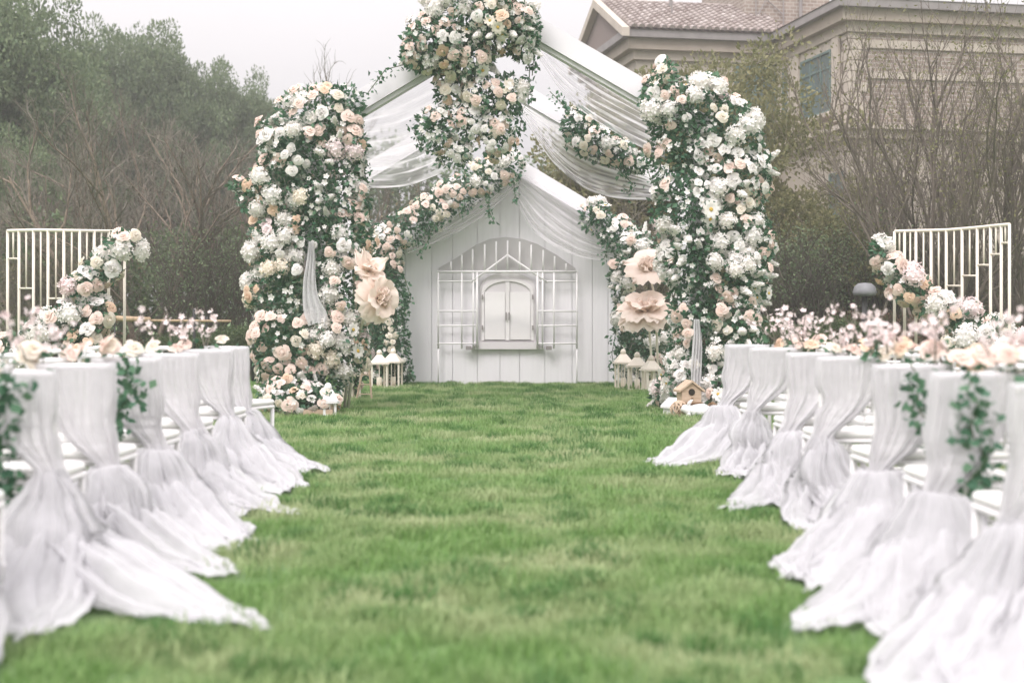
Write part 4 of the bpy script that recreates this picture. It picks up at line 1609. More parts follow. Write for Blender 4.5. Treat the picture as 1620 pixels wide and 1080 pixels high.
ribbon('long white lace ribbon hanging down the peach rose column', [(492, 382, 4), (492, 410, 7), (490, 440, 10), (492, 470, 13), (500, 496, 18), (503, 512, 14)], 1)
ribbon('white lace ribbon hanging low on the white rose column', [(1102, 505, 5), (1103, 540, 7), (1101, 580, 8), (1100, 618, 8)], 2)


# ------------------------------------------------------------------ giant paper flowers
def petal_mesh(name, w, h, curl, point, seed):
    g = random.Random(seed)
    vs, fs = [], []
    n, m = 8, 8
    for i in range(n + 1):
        s = i / n
        for j in range(m + 1):
            a = -1 + 2 * j / m
            wd = w * (math.sin(math.pi * min(s * .62 + .10, 1)) ** .9) * (1 - point * max(0, s - .55) / .45)
            y = a * wd
            lift = h * s * (1 - .10 * a * a * s)
            out = curl * (s ** 2.2) * .8 + .14 * h * s
            cup = -.22 * w * (1 - a * a) * s + .03 * math.sin(a * 7 + s * 3 + seed) * s + .012 * math.sin(a * 17 + seed * 2)
            vs.append((out + cup, y, lift * math.cos(curl * .9 * s / max(h, .01) * .6)))
    for i in range(n):
        for j in range(m):
            q = i * (m + 1) + j
            fs.append((q, q + 1, q + m + 2, q + m + 1))
    b = MB()
    b.add(vs, fs)
    return b.mesh(name, M['paper'], True)


PETS = {'round': petal_mesh('petal', .24, .40, .16, .1, 1), 'wide': petal_mesh('petal', .28, .42, .30, .05, 2), 'point': petal_mesh('petal', .20, .52, .10, .95, 3), 'inner': petal_mesh('petal', .15, .28, .04, .1, 4)}


def paper_flower(label, base_px, head, d, tilt, rings, size, base_d=None):
    """head: px, py of the flower's centre; tilt: direction it opens to."""
    gx, gy, _ = ground_at(base_px, base_d or d)
    t = thing('giant_paper_flower', label, 'paper flower', (gx, gy, 0), 0, 'giant paper flowers')
    h = W(head[0], head[1], d) - Vector((gx, gy, 0))
    b = MB()
    b.tube([(0, 0, 0), (h.x * .2, h.y * .1, h.z * .5), (h.x * .55, h.y * .5, h.z * .85), (h.x, h.y, h.z)], [.02, .018, .017, .015], 8)
    link('stem', b.mesh('stem', M['cream_paint'], True), t)
    base = Vector(tilt).normalized().to_track_quat('Z', 'Y').to_matrix()
    for kind, n, ang, off in rings:
        for k in range(n):
            rot = base @ Matrix.Rotation(2 * math.pi * k / n + off, 3, 'Z') @ Matrix.Rotation(ang + .06 * math.sin(k * 5), 3, 'Y')
            link('petal', PETS[kind], t, h, rot.to_euler(), size)
    return t


paper_flower('upper giant peach paper flower with pointed petals on the peach rose side', 545, (582, 430), 17.15, (.35, -.62, .70),
             [('point', 4, R(55), .5), ('point', 3, R(25), 0), ('inner', 3, R(12), .4)], .60, 18.1)
paper_flower('lower giant blush paper flower tipped forwards on the peach rose side', 550, (596, 472), 17.05, (.75, -.62, .12),
             [('wide', 6, R(62), .3), ('round', 5, R(38), 0), ('inner', 5, R(20), .6), ('inner', 3, R(6), .1)], .66, 18.0)
paper_flower('upper giant peach paper flower on the white rose side', 1042, (1026, 428), 22.6, (-.15, -.70, .70),
             [('point', 5, R(64), .4), ('wide', 4, R(42), .1), ('inner', 5, R(20), .2), ('inner', 3, R(6), .2)], .84)
paper_flower('lower giant open blush paper flower on two stems, white rose side', 1032, (1022, 496), 22.4, (-.05, -.34, .94),
             [('wide', 7, R(72), .2), ('wide', 6, R(48), .5), ('round', 5, R(28), 0), ('inner', 5, R(14), .7)], .98)


# ------------------------------------------------------------------ lanterns, birdhouses and props at the foot
def lantern_parts(t, w, h, m='cream_paint'):
    link('base', MB().box((-w, -w, 0), (w, w, .035), bev=.006).mesh('base', M[m]), t)
    for sx in (-1, 1):
        for sy in (-1, 1):
            cx, cy = sx * (w - .018), sy * (w - .018)
            link('corner_post', MB().box((cx - .014, cy - .014, .036), (cx + .014, cy + .014, h)).mesh('corner_post', M[m]), t)
    for s in (-1, 1):
        link('bar', MB().box((-.007, s * (w - .018) - .006, .036), (.007, s * (w - .018) + .006, h)).mesh('bar', M[m]), t)
    e = w + .025
    b = MB()
    b.box((-e, -e, h + .002), (e, e, h + .03))
    b.add([(-e * .9, -e * .9, h + .032), (e * .9, -e * .9, h + .032), (e * .9, e * .9, h + .032), (-e * .9, e * .9, h + .032),
           (-.045, -.045, h + .16), (.045, -.045, h + .16), (.045, .045, h + .16), (-.045, .045, h + .16)],
          [(0, 3, 2, 1), (4, 5, 6, 7), (0, 1, 5, 4), (1, 2, 6, 5), (2, 3, 7, 6), (3, 0, 4, 7)])
    rf = link('roof', b.mesh('roof', M[m]), t)
    link('finial', MB().lathe([(.04, .0), (.05, .03), (.035, .07), (.012, .085)], 10, (0, 0, h + .16)).mesh('finial', M[m], True), rf)
    link('candle', MB().lathe([(.045, 0), (.045, .15), (.03, .155)], 12, (0, 0, .036)).mesh('candle', M['candle'], True), t)


lan = [(556, 628, 20.6, .13, .33, .2, 'cream lantern standing furthest from the plank house on the peach rose side'),
       (600, 612, 23.6, .14, .40, .1, 'cream lantern next to the rose column foot, one of the close pair'),
       (622, 612, 23.8, .14, .42, -.15, 'cream lantern closest to the plank house edge on the peach rose side'),
       (986, 613, 23.3, .125, .42, .15, 'cream lantern touching the plank house edge on the white rose side'),
       (1008, 614, 22.9, .14, .38, -.2, 'wider cream lantern in the middle of the white rose side row'),
       (1030, 616, 22.4, .12, .34, .3, 'cream lantern by the paper flower stems on the white rose side'),
       (519, 650, 17.0, .085, .16, .4, 'tiny white lantern low in front of the peach rose column')]
for px, py, d, w, h, rz, lab in lan:
    t = thing('lantern', lab, 'lantern', ground_at(px, d), rz, 'lanterns at the foot of the arch')
    lantern_parts(t, w, h, 'white_paint' if w < .1 else 'cream_paint')


def birdhouse(label, px, d, w, dp, h, rz, m, tiers=1, z0=0):
    x, y, _ = ground_at(px, d)
    t = thing('birdhouse', label, 'birdhouse', (x, y, z0), rz, 'birdhouses by the white rose column')
    zb = 0
    if tiers == 2:
        link('lower_box', MB().box((-w * .9, -dp, 0), (w * .9, dp, h * .45), bev=.006).mesh('lower_box', M[m]), t)
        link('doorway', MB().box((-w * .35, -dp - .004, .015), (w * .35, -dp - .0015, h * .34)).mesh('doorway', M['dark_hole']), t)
        for xx in (-w * .38, 0, w * .38):
            link('bar', MB().box((xx - .007, -dp - .02, .01), (xx + .007, -dp - .005, h * .36)).mesh('bar', M[m]), t)
        link('shelf', MB().box((-w * 1.15, -dp * 1.3, h * .45 + .002), (w * 1.15, dp * 1.2, h * .45 + .022), bev=.004).mesh('shelf', M['wood_dark']), t)
        zb = h * .45 + .024
    hh = h * .42
    body = [(-w, zb), (w, zb), (w, zb + hh), (0, zb + hh + w * .75), (-w, zb + hh)]
    link('body', MB().prism(body, -dp, dp).mesh('body', M[m]), t)
    n = 14
    hole = [(math.cos(2 * math.pi * k / n) * w * .34, zb + hh * .85 + math.sin(2 * math.pi * k / n) * w * .34) for k in range(n)]
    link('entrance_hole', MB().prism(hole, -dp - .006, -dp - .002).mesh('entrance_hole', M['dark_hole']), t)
    link('perch', MB().tube([(0, -dp, zb + hh * .35), (0, -dp - .05, zb + hh * .35)], .008, 6).mesh('perch', M['wood_dark']), t)
    for s in (-1, 1):
        a, c = Vector((0, 0, zb + hh + w * .75 + .004)), Vector((s * w * 1.32, 0, zb + hh - w * .32 * .75 + .004))
        vs = [(a.x, -dp * 1.25, a.z), (c.x, -dp * 1.25, c.z), (c.x, dp * 1.2, c.z), (a.x, dp * 1.2, a.z)]
        vs += [(v[0], v[1], v[2] + .026) for v in vs]
        link('roof_panel', MB().add(vs, [(0, 1, 2, 3), (7, 6, 5, 4), (0, 4, 5, 1), (1, 5, 6, 2), (2, 6, 7, 3), (3, 7, 4, 0)]).mesh('roof_panel', M[m if tiers == 2 else 'wood_dark'] if m != 'white_paint' else M[m]), t)
    return t


birdhouse('two tier pale wooden birdhouse with a round hole and barred lower box', 1090, 17.0, .12, .10, .34, .2, 'wood', 2)
birdhouse('small brown wooden birdhouse beside the white rabbit', 1126, 16.9, .085, .08, .21, -.3, 'wood_dark', 1)
birdhouse('little white birdhouse half behind the two tier one', 1066, 17.4, .10, .08, .24, .6, 'white_paint', 1)


def rabbit(label, px, d, s, rz):
    x, y, _ = ground_at(px, d)
    t = thing('rabbit_figurine', label, 'figurine', (x, y, 0), rz)
    b = MB()
    b.tube([(-.17, 0, .07), (-.13, 0, .085), (-.05, 0, .10), (.05, 0, .095), (.11, 0, .10), (.15, 0, .12), (.19, 0, .12), (.225, 0, .105)], [.02, .065, .095, .085, .065, .06, .05, .018], 14)
    body = link('body', b.mesh('body', M['white_paint'], True), t)
    body.scale = (s,) * 3
    for sy in (-1, 1):
        e = link('ear', MB().tube([(.145, sy * .02, .16), (.12, sy * .03, .20), (.09, sy * .035, .235)], [.012, .018, .006], 8).mesh('ear', M['white_paint'], True), t)
        e.scale = (s,) * 3
        p = link('paw', MB().tube([(.10, sy * .05, .06), (.15, sy * .05, .02), (.20, sy * .05, .016)], [.03, .022, .012], 8).mesh('paw', M['white_paint'], True), t)
        p.scale = (s,) * 3
    tl = link('tail', MB().lathe([(.008, -.03), (.028, -.01), (.028, .01), (.008, .03)], 10, (-.185, 0, .09)).mesh('tail', M['white_paint'], True), t)
    tl.scale = (s,) * 3


rabbit('white rabbit figurine crouching before the wooden birdhouses', 1106, 16.6, .95, R(160))


def basket(label, px, d, rz):
    x, y, _ = ground_at(px, d)
    t = thing('wicker_ball', label, 'wicker ball', (x, y, 0), rz)
    for k in range(12):
        a = math.pi * k / 12
        n = Vector((math.cos(a), math.sin(a), .6 * math.sin(k * 2.1))).normalized()
        u = n.cross(Vector((0, 0, 1))).normalized()
        v = n.cross(u)
        pts = [Vector((0, 0, .10)) + (u * math.cos(w) + v * math.sin(w)) * .10 for w in [2 * math.pi * j / 18 for j in range(19)]]
        link('cane', MB().tube(pts, .009, 5).mesh('cane', M['wood'], True), t)


basket('round woven ball of pale cane beside the two tier birdhouse', 1074, 16.8, .3)


def crate(label, px, d, rz):
    x, y, _ = ground_at(px, d)
    t = thing('wooden_tray', label, 'tray', (x, y, 0), rz)
    w, dp, h = .17, .10, .09
    link('base', MB().box((-w, -dp, 0), (w, dp, .012)).mesh('base', M['wood']), t)
    for s in (-1, 1):
        link('side', MB().box((-w, s * dp - .006, .014), (w, s * dp + .006, h)).mesh('side', M['wood']), t)
        link('end', MB().box((s * w - .006, -dp + .008, .014), (s * w + .006, dp - .008, h)).mesh('end', M['wood']), t)


crate('small open wooden tray lying at the foot of the peach rose column', 503, 17.0, .15)


def easel(label, px, d):
    x, y, _ = ground_at(px, d)
    t = thing('small_ladder', label, 'ladder', (x, y, 0), -.3)
    link('rail', MB().tube([(-.12, 0, 0), (-.02, .1, .62)], .014, 6).mesh('rail', M['wood']), t)
    link('rail', MB().tube([(.12, 0, 0), (.02, .1, .62)], .014, 6).mesh('rail', M['wood']), t)
    for k in range(4):
        f = .15 + .22 * k
        link('rung', MB().tube([(-.12 + .10 * f, .1 * f, .62 * f), (.12 - .10 * f, .1 * f, .62 * f)], .009, 6).mesh('rung', M['wood']), t)


easel('little wooden ladder leaning among the flowers beside the cream lantern', 576, 20.2)

# low bunches of flowers at the feet
floral('foot_bouquet', 'low bunch of blush and dried flowers at the foot of the peach rose column', 'flower arrangement',
       [(470, 635, 36, 20, 17.1, .22), (505, 632, 30, 18, 17.1, .2), (440, 628, 25, 22, 17.2, .2)], 46, 700, PAL_MAIN, 121, None, 60)
floral('foot_bouquet', 'low bunch of cream flowers between the lanterns and the birdhouses', 'flower arrangement',
       [(1060, 618, 20, 22, 18.0, .2), (1045, 628, 14, 14, 18.4, .15), (1140, 625, 18, 24, 17.3, .18)], 30, 600, PAL_MAIN, 122, None, 50)
floral('foot_bouquet', 'small bunch of pale flowers tucked behind the cream lanterns, peach rose side', 'flower arrangement',
       [(612, 585, 22, 22, 24.3, .18), (560, 600, 14, 16, 20.6, .14)], 22, 600, PAL_SMALL, 123, None, 40)


# ------------------------------------------------------------------ white railing panels with flowers
def railing(label, tops, d_of, thick, shorts, shadow):
    px0 = tops[0][0]
    t = thing('garden_railing', label, 'railing panel', (*[W(px0, 500, d_of(px0))[k] for k in (0, 1)], 0), 0, 'white railing panels')
    org = t.location.copy()

    def topy(px):
        for (a, ya), (c, yc) in zip(tops[:-1], tops[1:]):
            if a <= px <= c:
                return ya + (yc - ya) * (px - a) / (c - a)
        return tops[-1][1]
    P = lambda px, py: W(px, py, d_of(px)) - org
    xs = np.linspace(tops[0][0], tops[-1][0], 18)
    link('top_rail', MB().tube([P(x, topy(x)) for x in xs], .02, 8).mesh('top_rail', M['cream_paint'], True), t)
    for px in thick:
        p = P(px, topy(px))
        link('bar', MB().tube([(p.x, p.y, 0), p], .019, 8).mesh('bar', M['cream_paint'], True), t)
    for a, c, py in shorts:
        q = (a + c) / 2
        link('thin_bar', MB().tube([P(q, py), P(q, topy(q))], .011, 6).mesh('thin_bar', M['cream_paint'], True), t)
        link('cross_bar', MB().tube([P(a, py), P(c, py)], .013, 6).mesh('cross_bar', M['cream_paint'], True), t)
    return t


thk = [12, 30, 53, 76, 101, 126, 149, 172, 197]
railing('white staggered railing panel on the wooded side behind the chairs', [(12, 365), (60, 364), (120, 365), (197, 366)], lambda p: 18.6 - .6 * math.sin(math.pi * (p - 12) / 185), thk,
        [(12, 30, 409), (30, 53, 456), (53, 76, 487), (76, 101, 472), (101, 126, 455), (126, 149, 440), (149, 172, 425), (172, 197, 410)], None)
thk = [1415, 1431, 1449, 1473, 1497, 1522, 1546, 1567, 1584, 1597]
railing('white curved railing panel on the villa side behind the chairs', [(1415, 366), (1450, 365), (1497, 364), (1546, 360), (1584, 356), (1597, 355)],
        lambda p: 18.6 - 1.5 * ((p - 1415) / 182) ** 2 + .0, thk,
        [(1415, 1431, 406), (1449, 1473, 512), (1473, 1497, 468), (1497, 1522, 452), (1522, 1546, 436), (1546, 1567, 419), (1567, 1584, 402), (1584, 1597, 384), (1431, 1449, 480)], None)
BIG = [('rose', 'blush', 16, (.09, .13), (1, 3)), ('rose', 'peach', 5, (.08, .11), (1, 2)), ('rose', 'cream', 10, (.09, .12), (1, 3)), ('hydrangea', 'white', 24, (.13, .2), (1, 2)),
       ('carnation', 'white', 14, (.10, .14), (1, 3)), ('hydrangea', 'pink', 10, (.13, .17), (1, 1)), ('carnation', 'blush', 8, (.1, .13), (1, 2))]
floral('railing_garland', 'garland of big blush roses climbing the wooded side railing', 'flower arrangement',
       [(195, 385, 24, 20, 17.9, .2), (160, 425, 26, 22, 17.9, .2), (135, 455, 24, 26, 17.9, .22), (150, 500, 26, 28, 17.9, .22), (105, 505, 28, 24, 17.8, .22), (65, 535, 34, 24, 17.8, .25), (130, 545, 34, 36, 17.8, .25), (20, 560, 30, 30, 17.8, .25)],
       74, 2000, BIG, 131, 'garlands on the railings', 40)
floral('railing_garland', 'garland of white hydrangeas and roses running down the villa side railing', 'flower arrangement',
       [(1392, 400, 12, 18, 18.0, .15), (1410, 425, 22, 22, 18.0, .2), (1440, 455, 30, 24, 17.9, .22), (1480, 485, 30, 22, 17.8, .22), (1525, 505, 30, 24, 17.6, .22), (1565, 530, 32, 26, 17.4, .24), (1600, 560, 28, 26, 17.2, .24), (1530, 555, 34, 30, 17.4, .22)],
       80, 2000, BIG, 132, 'garlands on the railings', 60)


# ------------------------------------------------------------------ chairs
def build_chair(loc, rz, label, group):
    t = thing('spindle_chair', label, 'chair', loc, rz, group)
    m = M['white_paint']
    L = lambda n, b, sm=True, parent=t: link(n, b.mesh(n, m, sm), parent)
    w = .185
    for s in (-1, 1):
        L('rear_leg', MB().tube([(s * w, -.22, 0), (s * w, -.195, .45), (s * w * .97, -.20, .72), (s * w * .95, -.225, .925)], [.014, .018, .016, .014], 8))
        b = MB().tube([(s * w, .19, 0), (s * w, .185, .10), (s * w, .185, .44)], [.013, .017, .018], 8)
        b.tube([(s * w, .187, .17), (s * w, .187, .20)], .023, 8)
        L('front_leg', b)
        for z in (.15, .24):
            L('stretcher', MB().tube([(s * w, -.21, z), (s * w, .187, z)], .010, 6))
    for z, y in ((.18, .187), (.27, .187), (.16, -.21)):
        L('stretcher', MB().tube([(-w, y, z), (w, y, z)], .010, 6))
    L('seat_frame', MB().box((-.205, -.205, .42), (.205, .205, .448), bev=.01), False)
    link('cushion', MB().box((-.20, -.20, .45), (.20, .21, .495), bev=.016).mesh('cushion', M['cushion'], False), t)
    L('top_rail', MB().tube([(-w * 1.02, -.225, .925), (-w * .5, -.232, .935), (w * .5, -.232, .935), (w * 1.02, -.225, .925)], .018, 8))
    for z, y in ((.84, -.213), (.60, -.198), (.545, -.197)):
        L('back_rail', MB().tube([(-w, y, z), (w, y, z)], .011, 6))
    for k in range(6):
        x = -w + 2 * w * (k + 1) / 7
        L('spindle', MB().tube([(x, -.198, .60), (x, -.205, .72), (x, -.213, .84)], [.007, .010, .007], 6))
        if k in (1, 4):
            L('spindle', MB().tube([(x, -.213, .84), (x, -.228, .925)], .008, 6))
    return t


def crumple(P, rng, amp, freq):
    """Small irregular creases: warped sine waves in random directions."""
    out = np.zeros_like(P)
    for k in range(7):
        d = unit(rng.normal(size=3))
        f = freq * (.7 + .35 * k)
        w = P + .05 * np.sin(P[..., [1, 2, 0]] * freq * .6 + rng.uniform(0, 6.28, 3))
        out += unit(rng.normal(size=3)) * (np.sin((w @ d) * f + rng.uniform(0, 6.28)) / (1 + .45 * k))[..., None]
    return P + out * amp


def loft(keys, rng, nv, nu, sgn, name, lobe=0.0, crease=.006, power=.75):
    """A closed pleated sleeve through keys: cx cy z A B pleat up angle."""
    K = smooth_path([(k[1], k[2], k[0], *k[3:]) for k in keys], nv)
    th = np.linspace(0, 2 * np.pi, nu, endpoint=False)
    sgc = np.sign(np.cos(th)) * np.abs(np.cos(th)) ** power
    sgs = np.sign(np.sin(th)) * np.abs(np.sin(th)) ** power
    ph = rng.uniform(0, 6.28, 5)
    m1, m2, m3 = rng.integers(7, 12), rng.integers(14, 21), rng.integers(25, 36)
    wav = (np.sin(m1 * th + ph[0] + .9 * np.sin(3 * th + ph[3])) + .7 * np.sin(m2 * th + ph[1] + np.sin(2 * th)) + .6 * np.sin(m3 * th + ph[2])) / 1.6
    low = np.sin(2 * th + ph[3]) + .8 * np.sin(5 * th + ph[4]) + .7 * np.sin(9 * th + ph[0]) + .4 * np.sin(17 * th + ph[1])
    V = np.zeros((nv, nu, 3))
    for i in range(nv):
        cx, cy, z, A, B, p, up, al = K[i]
        up = min(max(up, 0), 1)
        a3 = np.array([math.cos(al), math.sin(al), 0])
        f3 = np.array([-math.sin(al), math.cos(al), 0])
        b3 = f3 * (1 - up) + np.array([0, 0, 1.0]) * up
        A, B = max(A, .01), max(B, .003)
        off = a3[None] * (A * sgc)[:, None] + b3[None] * (B * sgs)[:, None]
        nn = unit(a3[None] * (sgc * B / A * .6)[:, None] + b3[None] * sgs[:, None] + 1e-6)
        v = i / nv
        drift = np.sin(th * 3 + 5 * v + ph[1]) * .3 + 1
        pos = np.array([cx, cy, z])[None] + off + nn * (wav * drift * p)[:, None]
        fs = max(0, (v - .45) / .55)
        pos += -f3[None] * (low * lobe * fs ** 1.6)[:, None]
        pos += a3[None] * (np.sin(5 * th + ph[2] + 3 * v) * .35 * lobe * fs)[:, None]
        V[i] = pos
    V = crumple(V, rng, crease, 22)
    V[:, :, 2] = np.maximum(V[:, :, 2], .022 + .014 * (np.sin(V[:, :, 0] * 31 + ph[0]) * np.sin(V[:, :, 1] * 27 + ph[1]) + 1))
    V[:, :, 0] *= sgn
    i, k = np.meshgrid(np.arange(nv - 1), np.arange(nu), indexing='ij')
    a = (i * nu + k).ravel()
    b = (i * nu + (k + 1) % nu).ravel()
    Q = np.stack([a, b, b + nu, a + nu], 1)
    if sgn < 0:
        Q = Q[:, ::-1]
    return np_mesh(name, V.reshape(-1, 3), Q, M['tulle'], True)


def drape_meshes(seed, sgn, tail=1.0, wide=1.0, fx=.45):
    """Tulle over a chair back, tied low on the aisle side; three loose trains run out on the grass."""
    rng = np.random.default_rng(seed)
    j = lambda s: rng.normal(0, s)
    tz, tx, nk = j(.03), j(.02), rng.uniform(.8, 1.4)
    keys = [(.952, 0, -.225, .212, .003, 0, 0, 0), (.935, 0, -.225, .214, .030, .003, 0, 0), (.80, .010 + j(.006), -.215, .200, .036, .007, 0, 0),
            (.67 + tz * .5, .048 + j(.012), -.212, .160 + j(.012), .040, .011, 0, 0), (.58 + tz, .092 + tx * .3, -.222, .120, .046, .014, 0, .04),
            (.51 + tz, .148 + tx * .5, -.235, .074 * (.7 + .3 * nk), .050, .017, 0, .1), (.46 + tz, .188 + tx * .5, -.255, .050 * nk, .048, .014, 0, .2),
            (.42 + tz, .205 + tx * .5, -.270, .058 * nk, .055, .018, 0, .3), (.36 + tz, .22 + tx * .5, -.30, .085 * nk, .065, .02, .1, .35)]
    panel = loft(keys, rng, 46, 120, sgn, 'panel', 0, .0035)
    trains = []
    #            direction, length, width, arch height
    spec = [(fx + .58 + j(.08), 1.00 * tail * rng.uniform(.9, 1.1), .17 * wide, 1.0),
            (fx + .08 + j(.08), 1.08 * tail * rng.uniform(.85, 1.1), .23 * wide, 1.1),
            (fx - .50 + j(.15), .80 * tail * rng.uniform(.75, 1.1), .20 * wide, .9)]
    for gx, L, wd, hh in spec:
        fl = Vector((gx, -1.0)).normalized()
        ang = math.atan2(fl.x, -fl.y)
        x0, y0, z0 = .195 + tx * .5, -.262, .45 + tz
        ks = [(z0, x0, y0, .045, .04, .012, 0, ang * .5)]
        bend = j(.10)
        for s, z, a, B, p, up in ((.06, .37, .42, .07, .024, .1), (.16, .27, .66, .11, .045, .25), (.32, .165, .84, .10, .05, .5), (.52, .085, .98, .065, .042, .85),
                                  (.74, .045, 1.0, .038, .03, 1), (.92, .03, .82, .02, .02, 1), (1.06, .022, .50, .012, .012, 1), (1.15, .02, .22, .008, .006, 1)):
            s2 = s * L
            ks.append((z * hh if z > .1 else z, x0 + fl.x * s2 + bend * s * s + j(.012), y0 + fl.y * s2 + j(.012), a * wd, B * (.7 + .3 * wide), p, up, ang))
        trains.append(loft(ks, rng, 44, 84, sgn, 'train', .075, .010, .9))
    return panel, trains


ORD = ['first', 'second', 'third', 'fourth', 'fifth', 'sixth', 'seventh']
#           distance of the chair back, yaw (towards the aisle), tail length, width
ROWS_L = [(11.75, R(22), .95, 1.0, 1.2), (10.65, R(4), .98, 1.0, .52), (9.45, R(3), .98, .95, .44), (8.45, R(3), 1.05, 1.05, .46), (7.45, R(2), .98, 1.1, .20), (6.5, R(2), 1.08, 1.15, .30), (5.4, R(2), .9, 1.1, -.25)]
ROWS_R = [(12.45, R(2), 1.0, 1.15, .30), (11.2, R(3), .60, .8, -.05), (9.7, R(3), .98, 1.0, .02), (8.7, R(2), .74, .95, -.08), (7.4, R(3), 1.08, 1.1, .26), (6.35, R(2), 1.08, 1.15, .32), (5.35, R(2), 1.05, 1.1, .42)]
first_chair = None
DRAPES = []


def place_chair(loc, rz, label, group):
    global first_chair
    if first_chair is None:
        first_chair = build_chair(loc, rz, label, group)
        return first_chair
    return copy_thing(first_chair, label, loc, rz, None, group)


def chair_rows(rows, sgn, side):
    for i, (d, yaw, tail, wide, fx) in enumerate(rows):
        # the back stands 0.21 m behind the seat's middle; sgn +1: the aisle is towards +x
        edge = -2.07 if sgn > 0 else 1.86
        rz = -yaw * sgn
        xc = edge - sgn * .205
        yc = d + .21
        place_chair((xc, yc, 0), rz, f'white chair dressed in tulle at the aisle, {ORD[i]} row from the arch, {side} side', 'dressed chairs along the aisle')
        o = thing('tulle_drape', f'white tulle tied over the aisle chair and trailing, {ORD[i]} row, {side} side', 'tulle drape', (xc, yc, 0), rz, 'tulle drapes on the aisle chairs')
        pm, tms = drape_meshes(300 + i + (50 if sgn < 0 else 0), sgn, tail, wide, fx)
        pm.materials[0] = M['tulle_panel']
        link('panel', pm, o)
        for tm in tms:
            DRAPES.append(link('train', tm, o))
        place_chair((xc - sgn * .52, yc + .03, 0), rz * .7, f'bare white spindle chair second from the aisle, {ORD[i]} row from the arch, {side} side', 'bare white chairs')
        if i < 6:
            place_chair((xc - sgn * 1.04, yc + .05, 0), rz * .5, f'bare white spindle chair third from the aisle, {ORD[i]} row from the arch, {side} side', 'bare white chairs')


chair_rows(ROWS_L, 1, 'wooded')
chair_rows(ROWS_R, -1, 'villa')


# flowers tied to the outer shoulder of the aisle chairs
def chair_spray(loc, sgn, seed, label, roses, spray, ivy, hang, lean):
    g = random.Random(seed)
    rng = np.random.default_rng(seed)
    t = thing('chair_bouquet', label, 'bouquet', loc, 0, 'bouquets on the aisle chairs')
    for k in range(roses):
        p = Vector((g.uniform(-.15, .17), g.uniform(-.09, .06), .985 + g.uniform(-.03, .06)))
        r = g.uniform(.055, .085)
        kd, c = g.choice([('rose', 'blush'), ('rose', 'cream'), ('carnation', 'blush'), ('carnation', 'cream'), ('rose', 'peach')])
        link(kd, KIND[kd][c][0], t, p, quat_for((g.gauss(0, .5), -.6 + g.gauss(0, .3), .8), g.uniform(0, 6)), r)
    if spray:
        b, st_ = MB(), MB()
        for k in range(spray):
            a = Vector((g.gauss(0, .06), g.gauss(0, .05), .95))
            c = a + Vector((g.gauss(lean, .16), g.gauss(0, .13), g.uniform(.16, .36)))
            mid = (a + c) / 2 + Vector((g.gauss(0, .03), 0, .03))
            st_.tube([a, mid, c], [.005, .004, .003], 4)
            for q in range(9):
                f = .25 + .75 * g.random()
                p = (a.lerp(mid, f * 2) if f < .5 else mid.lerp(c, f * 2 - 1)) + Vector((g.gauss(0, .018), g.gauss(0, .018), g.gauss(0, .018)))
                floret(b, p, (g.gauss(0, 1), g.gauss(-.5, .7), g.gauss(.3, .7)), g.uniform(.018, .030), g, 5)
        link('blossom', b.mesh('blossom', PET['pink']), t, kind='stuff')
        link('branch', st_.mesh('branch', M['twig']), t)
    P, N = [], []
    for k in range(ivy):
        P.append((g.gauss(0, .1), g.gauss(0, .06), .95 + g.gauss(0, .035)))
        N.append((g.gauss(0, 1), g.gauss(-.3, 1), g.gauss(.2, .6)))
    x, y, z = .27 * sgn, -.13, .96
    if hang:
        pts = [(x, y, z)]
        while z > .95 - hang:
            x += g.gauss(.012 * -sgn, .03)
            y += g.gauss(0, .012)
            z -= .05
            pts.append((x, y, z))
            for q in range(9 if sgn < 0 else 15):
                P.append((x + g.gauss(0, .05), y + g.gauss(0, .03), z + g.gauss(0, .03)))
                N.append((g.gauss(0, 1), -.6, g.gauss(-.5, .4)))
        link('vine', MB().tube(pts, .004, 4).mesh('vine', M['hedge']), t)
    V, T = leaf_arrays(np.array(P), np.array(N), rng.uniform(.042, .07, len(P)), rng, .8, .6, .2)
    link('foliage', np_mesh('foliage', V, T, M['ivy']), t, kind='stuff')


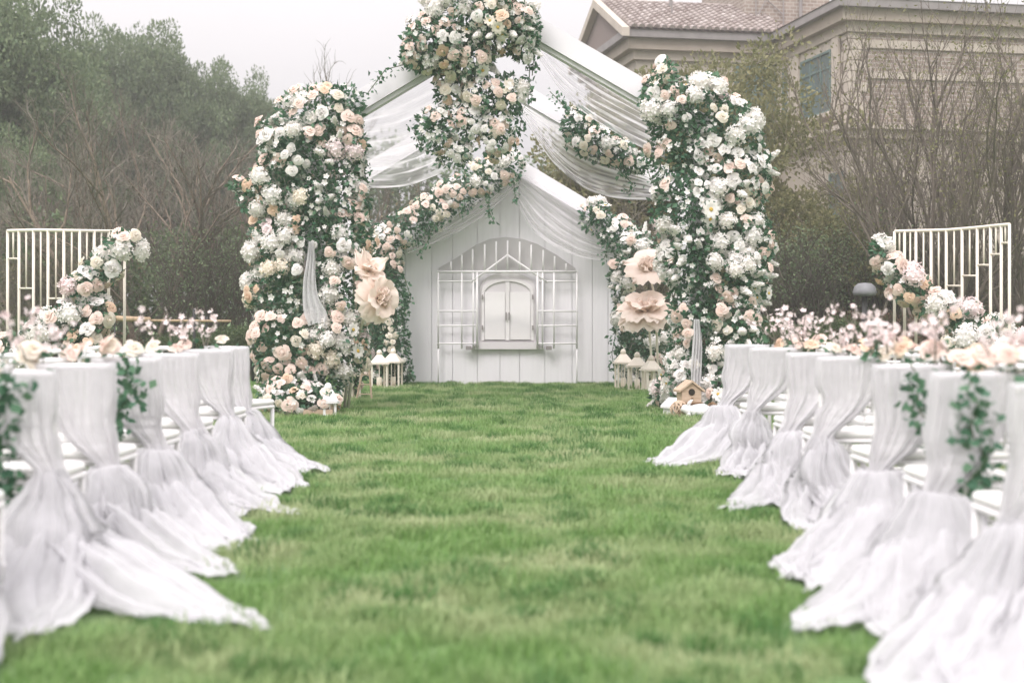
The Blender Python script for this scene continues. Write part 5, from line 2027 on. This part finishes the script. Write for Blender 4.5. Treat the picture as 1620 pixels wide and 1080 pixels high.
#            row, roses, sprays, ivy, hang
SPR_L = [(0, 1, 4, 12, 0), (1, 2, 5, 12, 0), (2, 2, 1, 12, 0), (3, 5, 1, 14, .42), (4, 3, 5, 16, 0), (5, 4, 3, 16, .5), (6, 4, 8, 40, .7)]
SPR_R = [(0, 3, 8, 20, .0), (1, 4, 9, 20, 0), (2, 5, 7, 24, 0), (3, 6, 9, 30, 0), (4, 7, 6, 34, .42), (5, 8, 4, 34, .45), (6, 7, 5, 44, .5)]
for rows, spr, sgn, side in ((ROWS_L, SPR_L, 1, 'wooded'), (ROWS_R, SPR_R, -1, 'villa')):
    for (i, ro, sp, iv, hg) in spr:
        d = rows[i][0]
        xc = (-2.07 if sgn > 0 else 1.86) - sgn * .45
        hang = 'with hanging ivy ' if hg > .3 else ''
        chair_spray((xc, d + .02, 0), sgn, 500 + i + (40 if sgn < 0 else 0),
                    f'blush roses and pink blossom {hang}between chairs of the {ORD[i]} row, {side} side', ro, sp, iv, hg, -.02 * sgn)

# ------------------------------------------------------------------ grass, pressed down under the drapes
clumps = [bpy.data.objects.new('grass_clump', clump_mesh(40 + k, 64, .13, .03, .062)) for k in range(4)]
grass_field([(-2.9, 4.1), (2.9, 4.1), (5.6, 12), (-5.6, 12)], 95, clumps, 3, .5, 1.6)
grass_field([(-5.6, 12), (5.6, 12), (10.2, 27.2), (-10.2, 27.2)], 52, clumps, 8, .55, 1.6)
# taller dark tufts where the lawn has been left longer
tufts = [bpy.data.objects.new('grass_tuft', clump_mesh(60 + k, 70, .075, .055, .095, 'tuft')) for k in range(3)]
grass_field([(-2.9, 4.1), (2.9, 4.1), (10.2, 27.2), (-10.2, 27.2)], 24, tufts, 21, .45, 1.35, .0, 'tuft', True)

# ------------------------------------------------------------------ haze
b = MB().box((-90, -30, -1), (90, 80, 17.5))
hm, hn, hl, hout = new_mat('pale_haze')
pv = hn.new('ShaderNodeVolumePrincipled')
pv.inputs['Color'].default_value = (.93, .92, .93, 1)
pv.inputs['Density'].default_value = .0020
pv.inputs['Anisotropy'].default_value = .2
hl.new(pv.outputs[0], hout.inputs['Volume'])
HAZE = True
if HAZE:
    link('haze', b.mesh('haze', hm), kind='stuff')
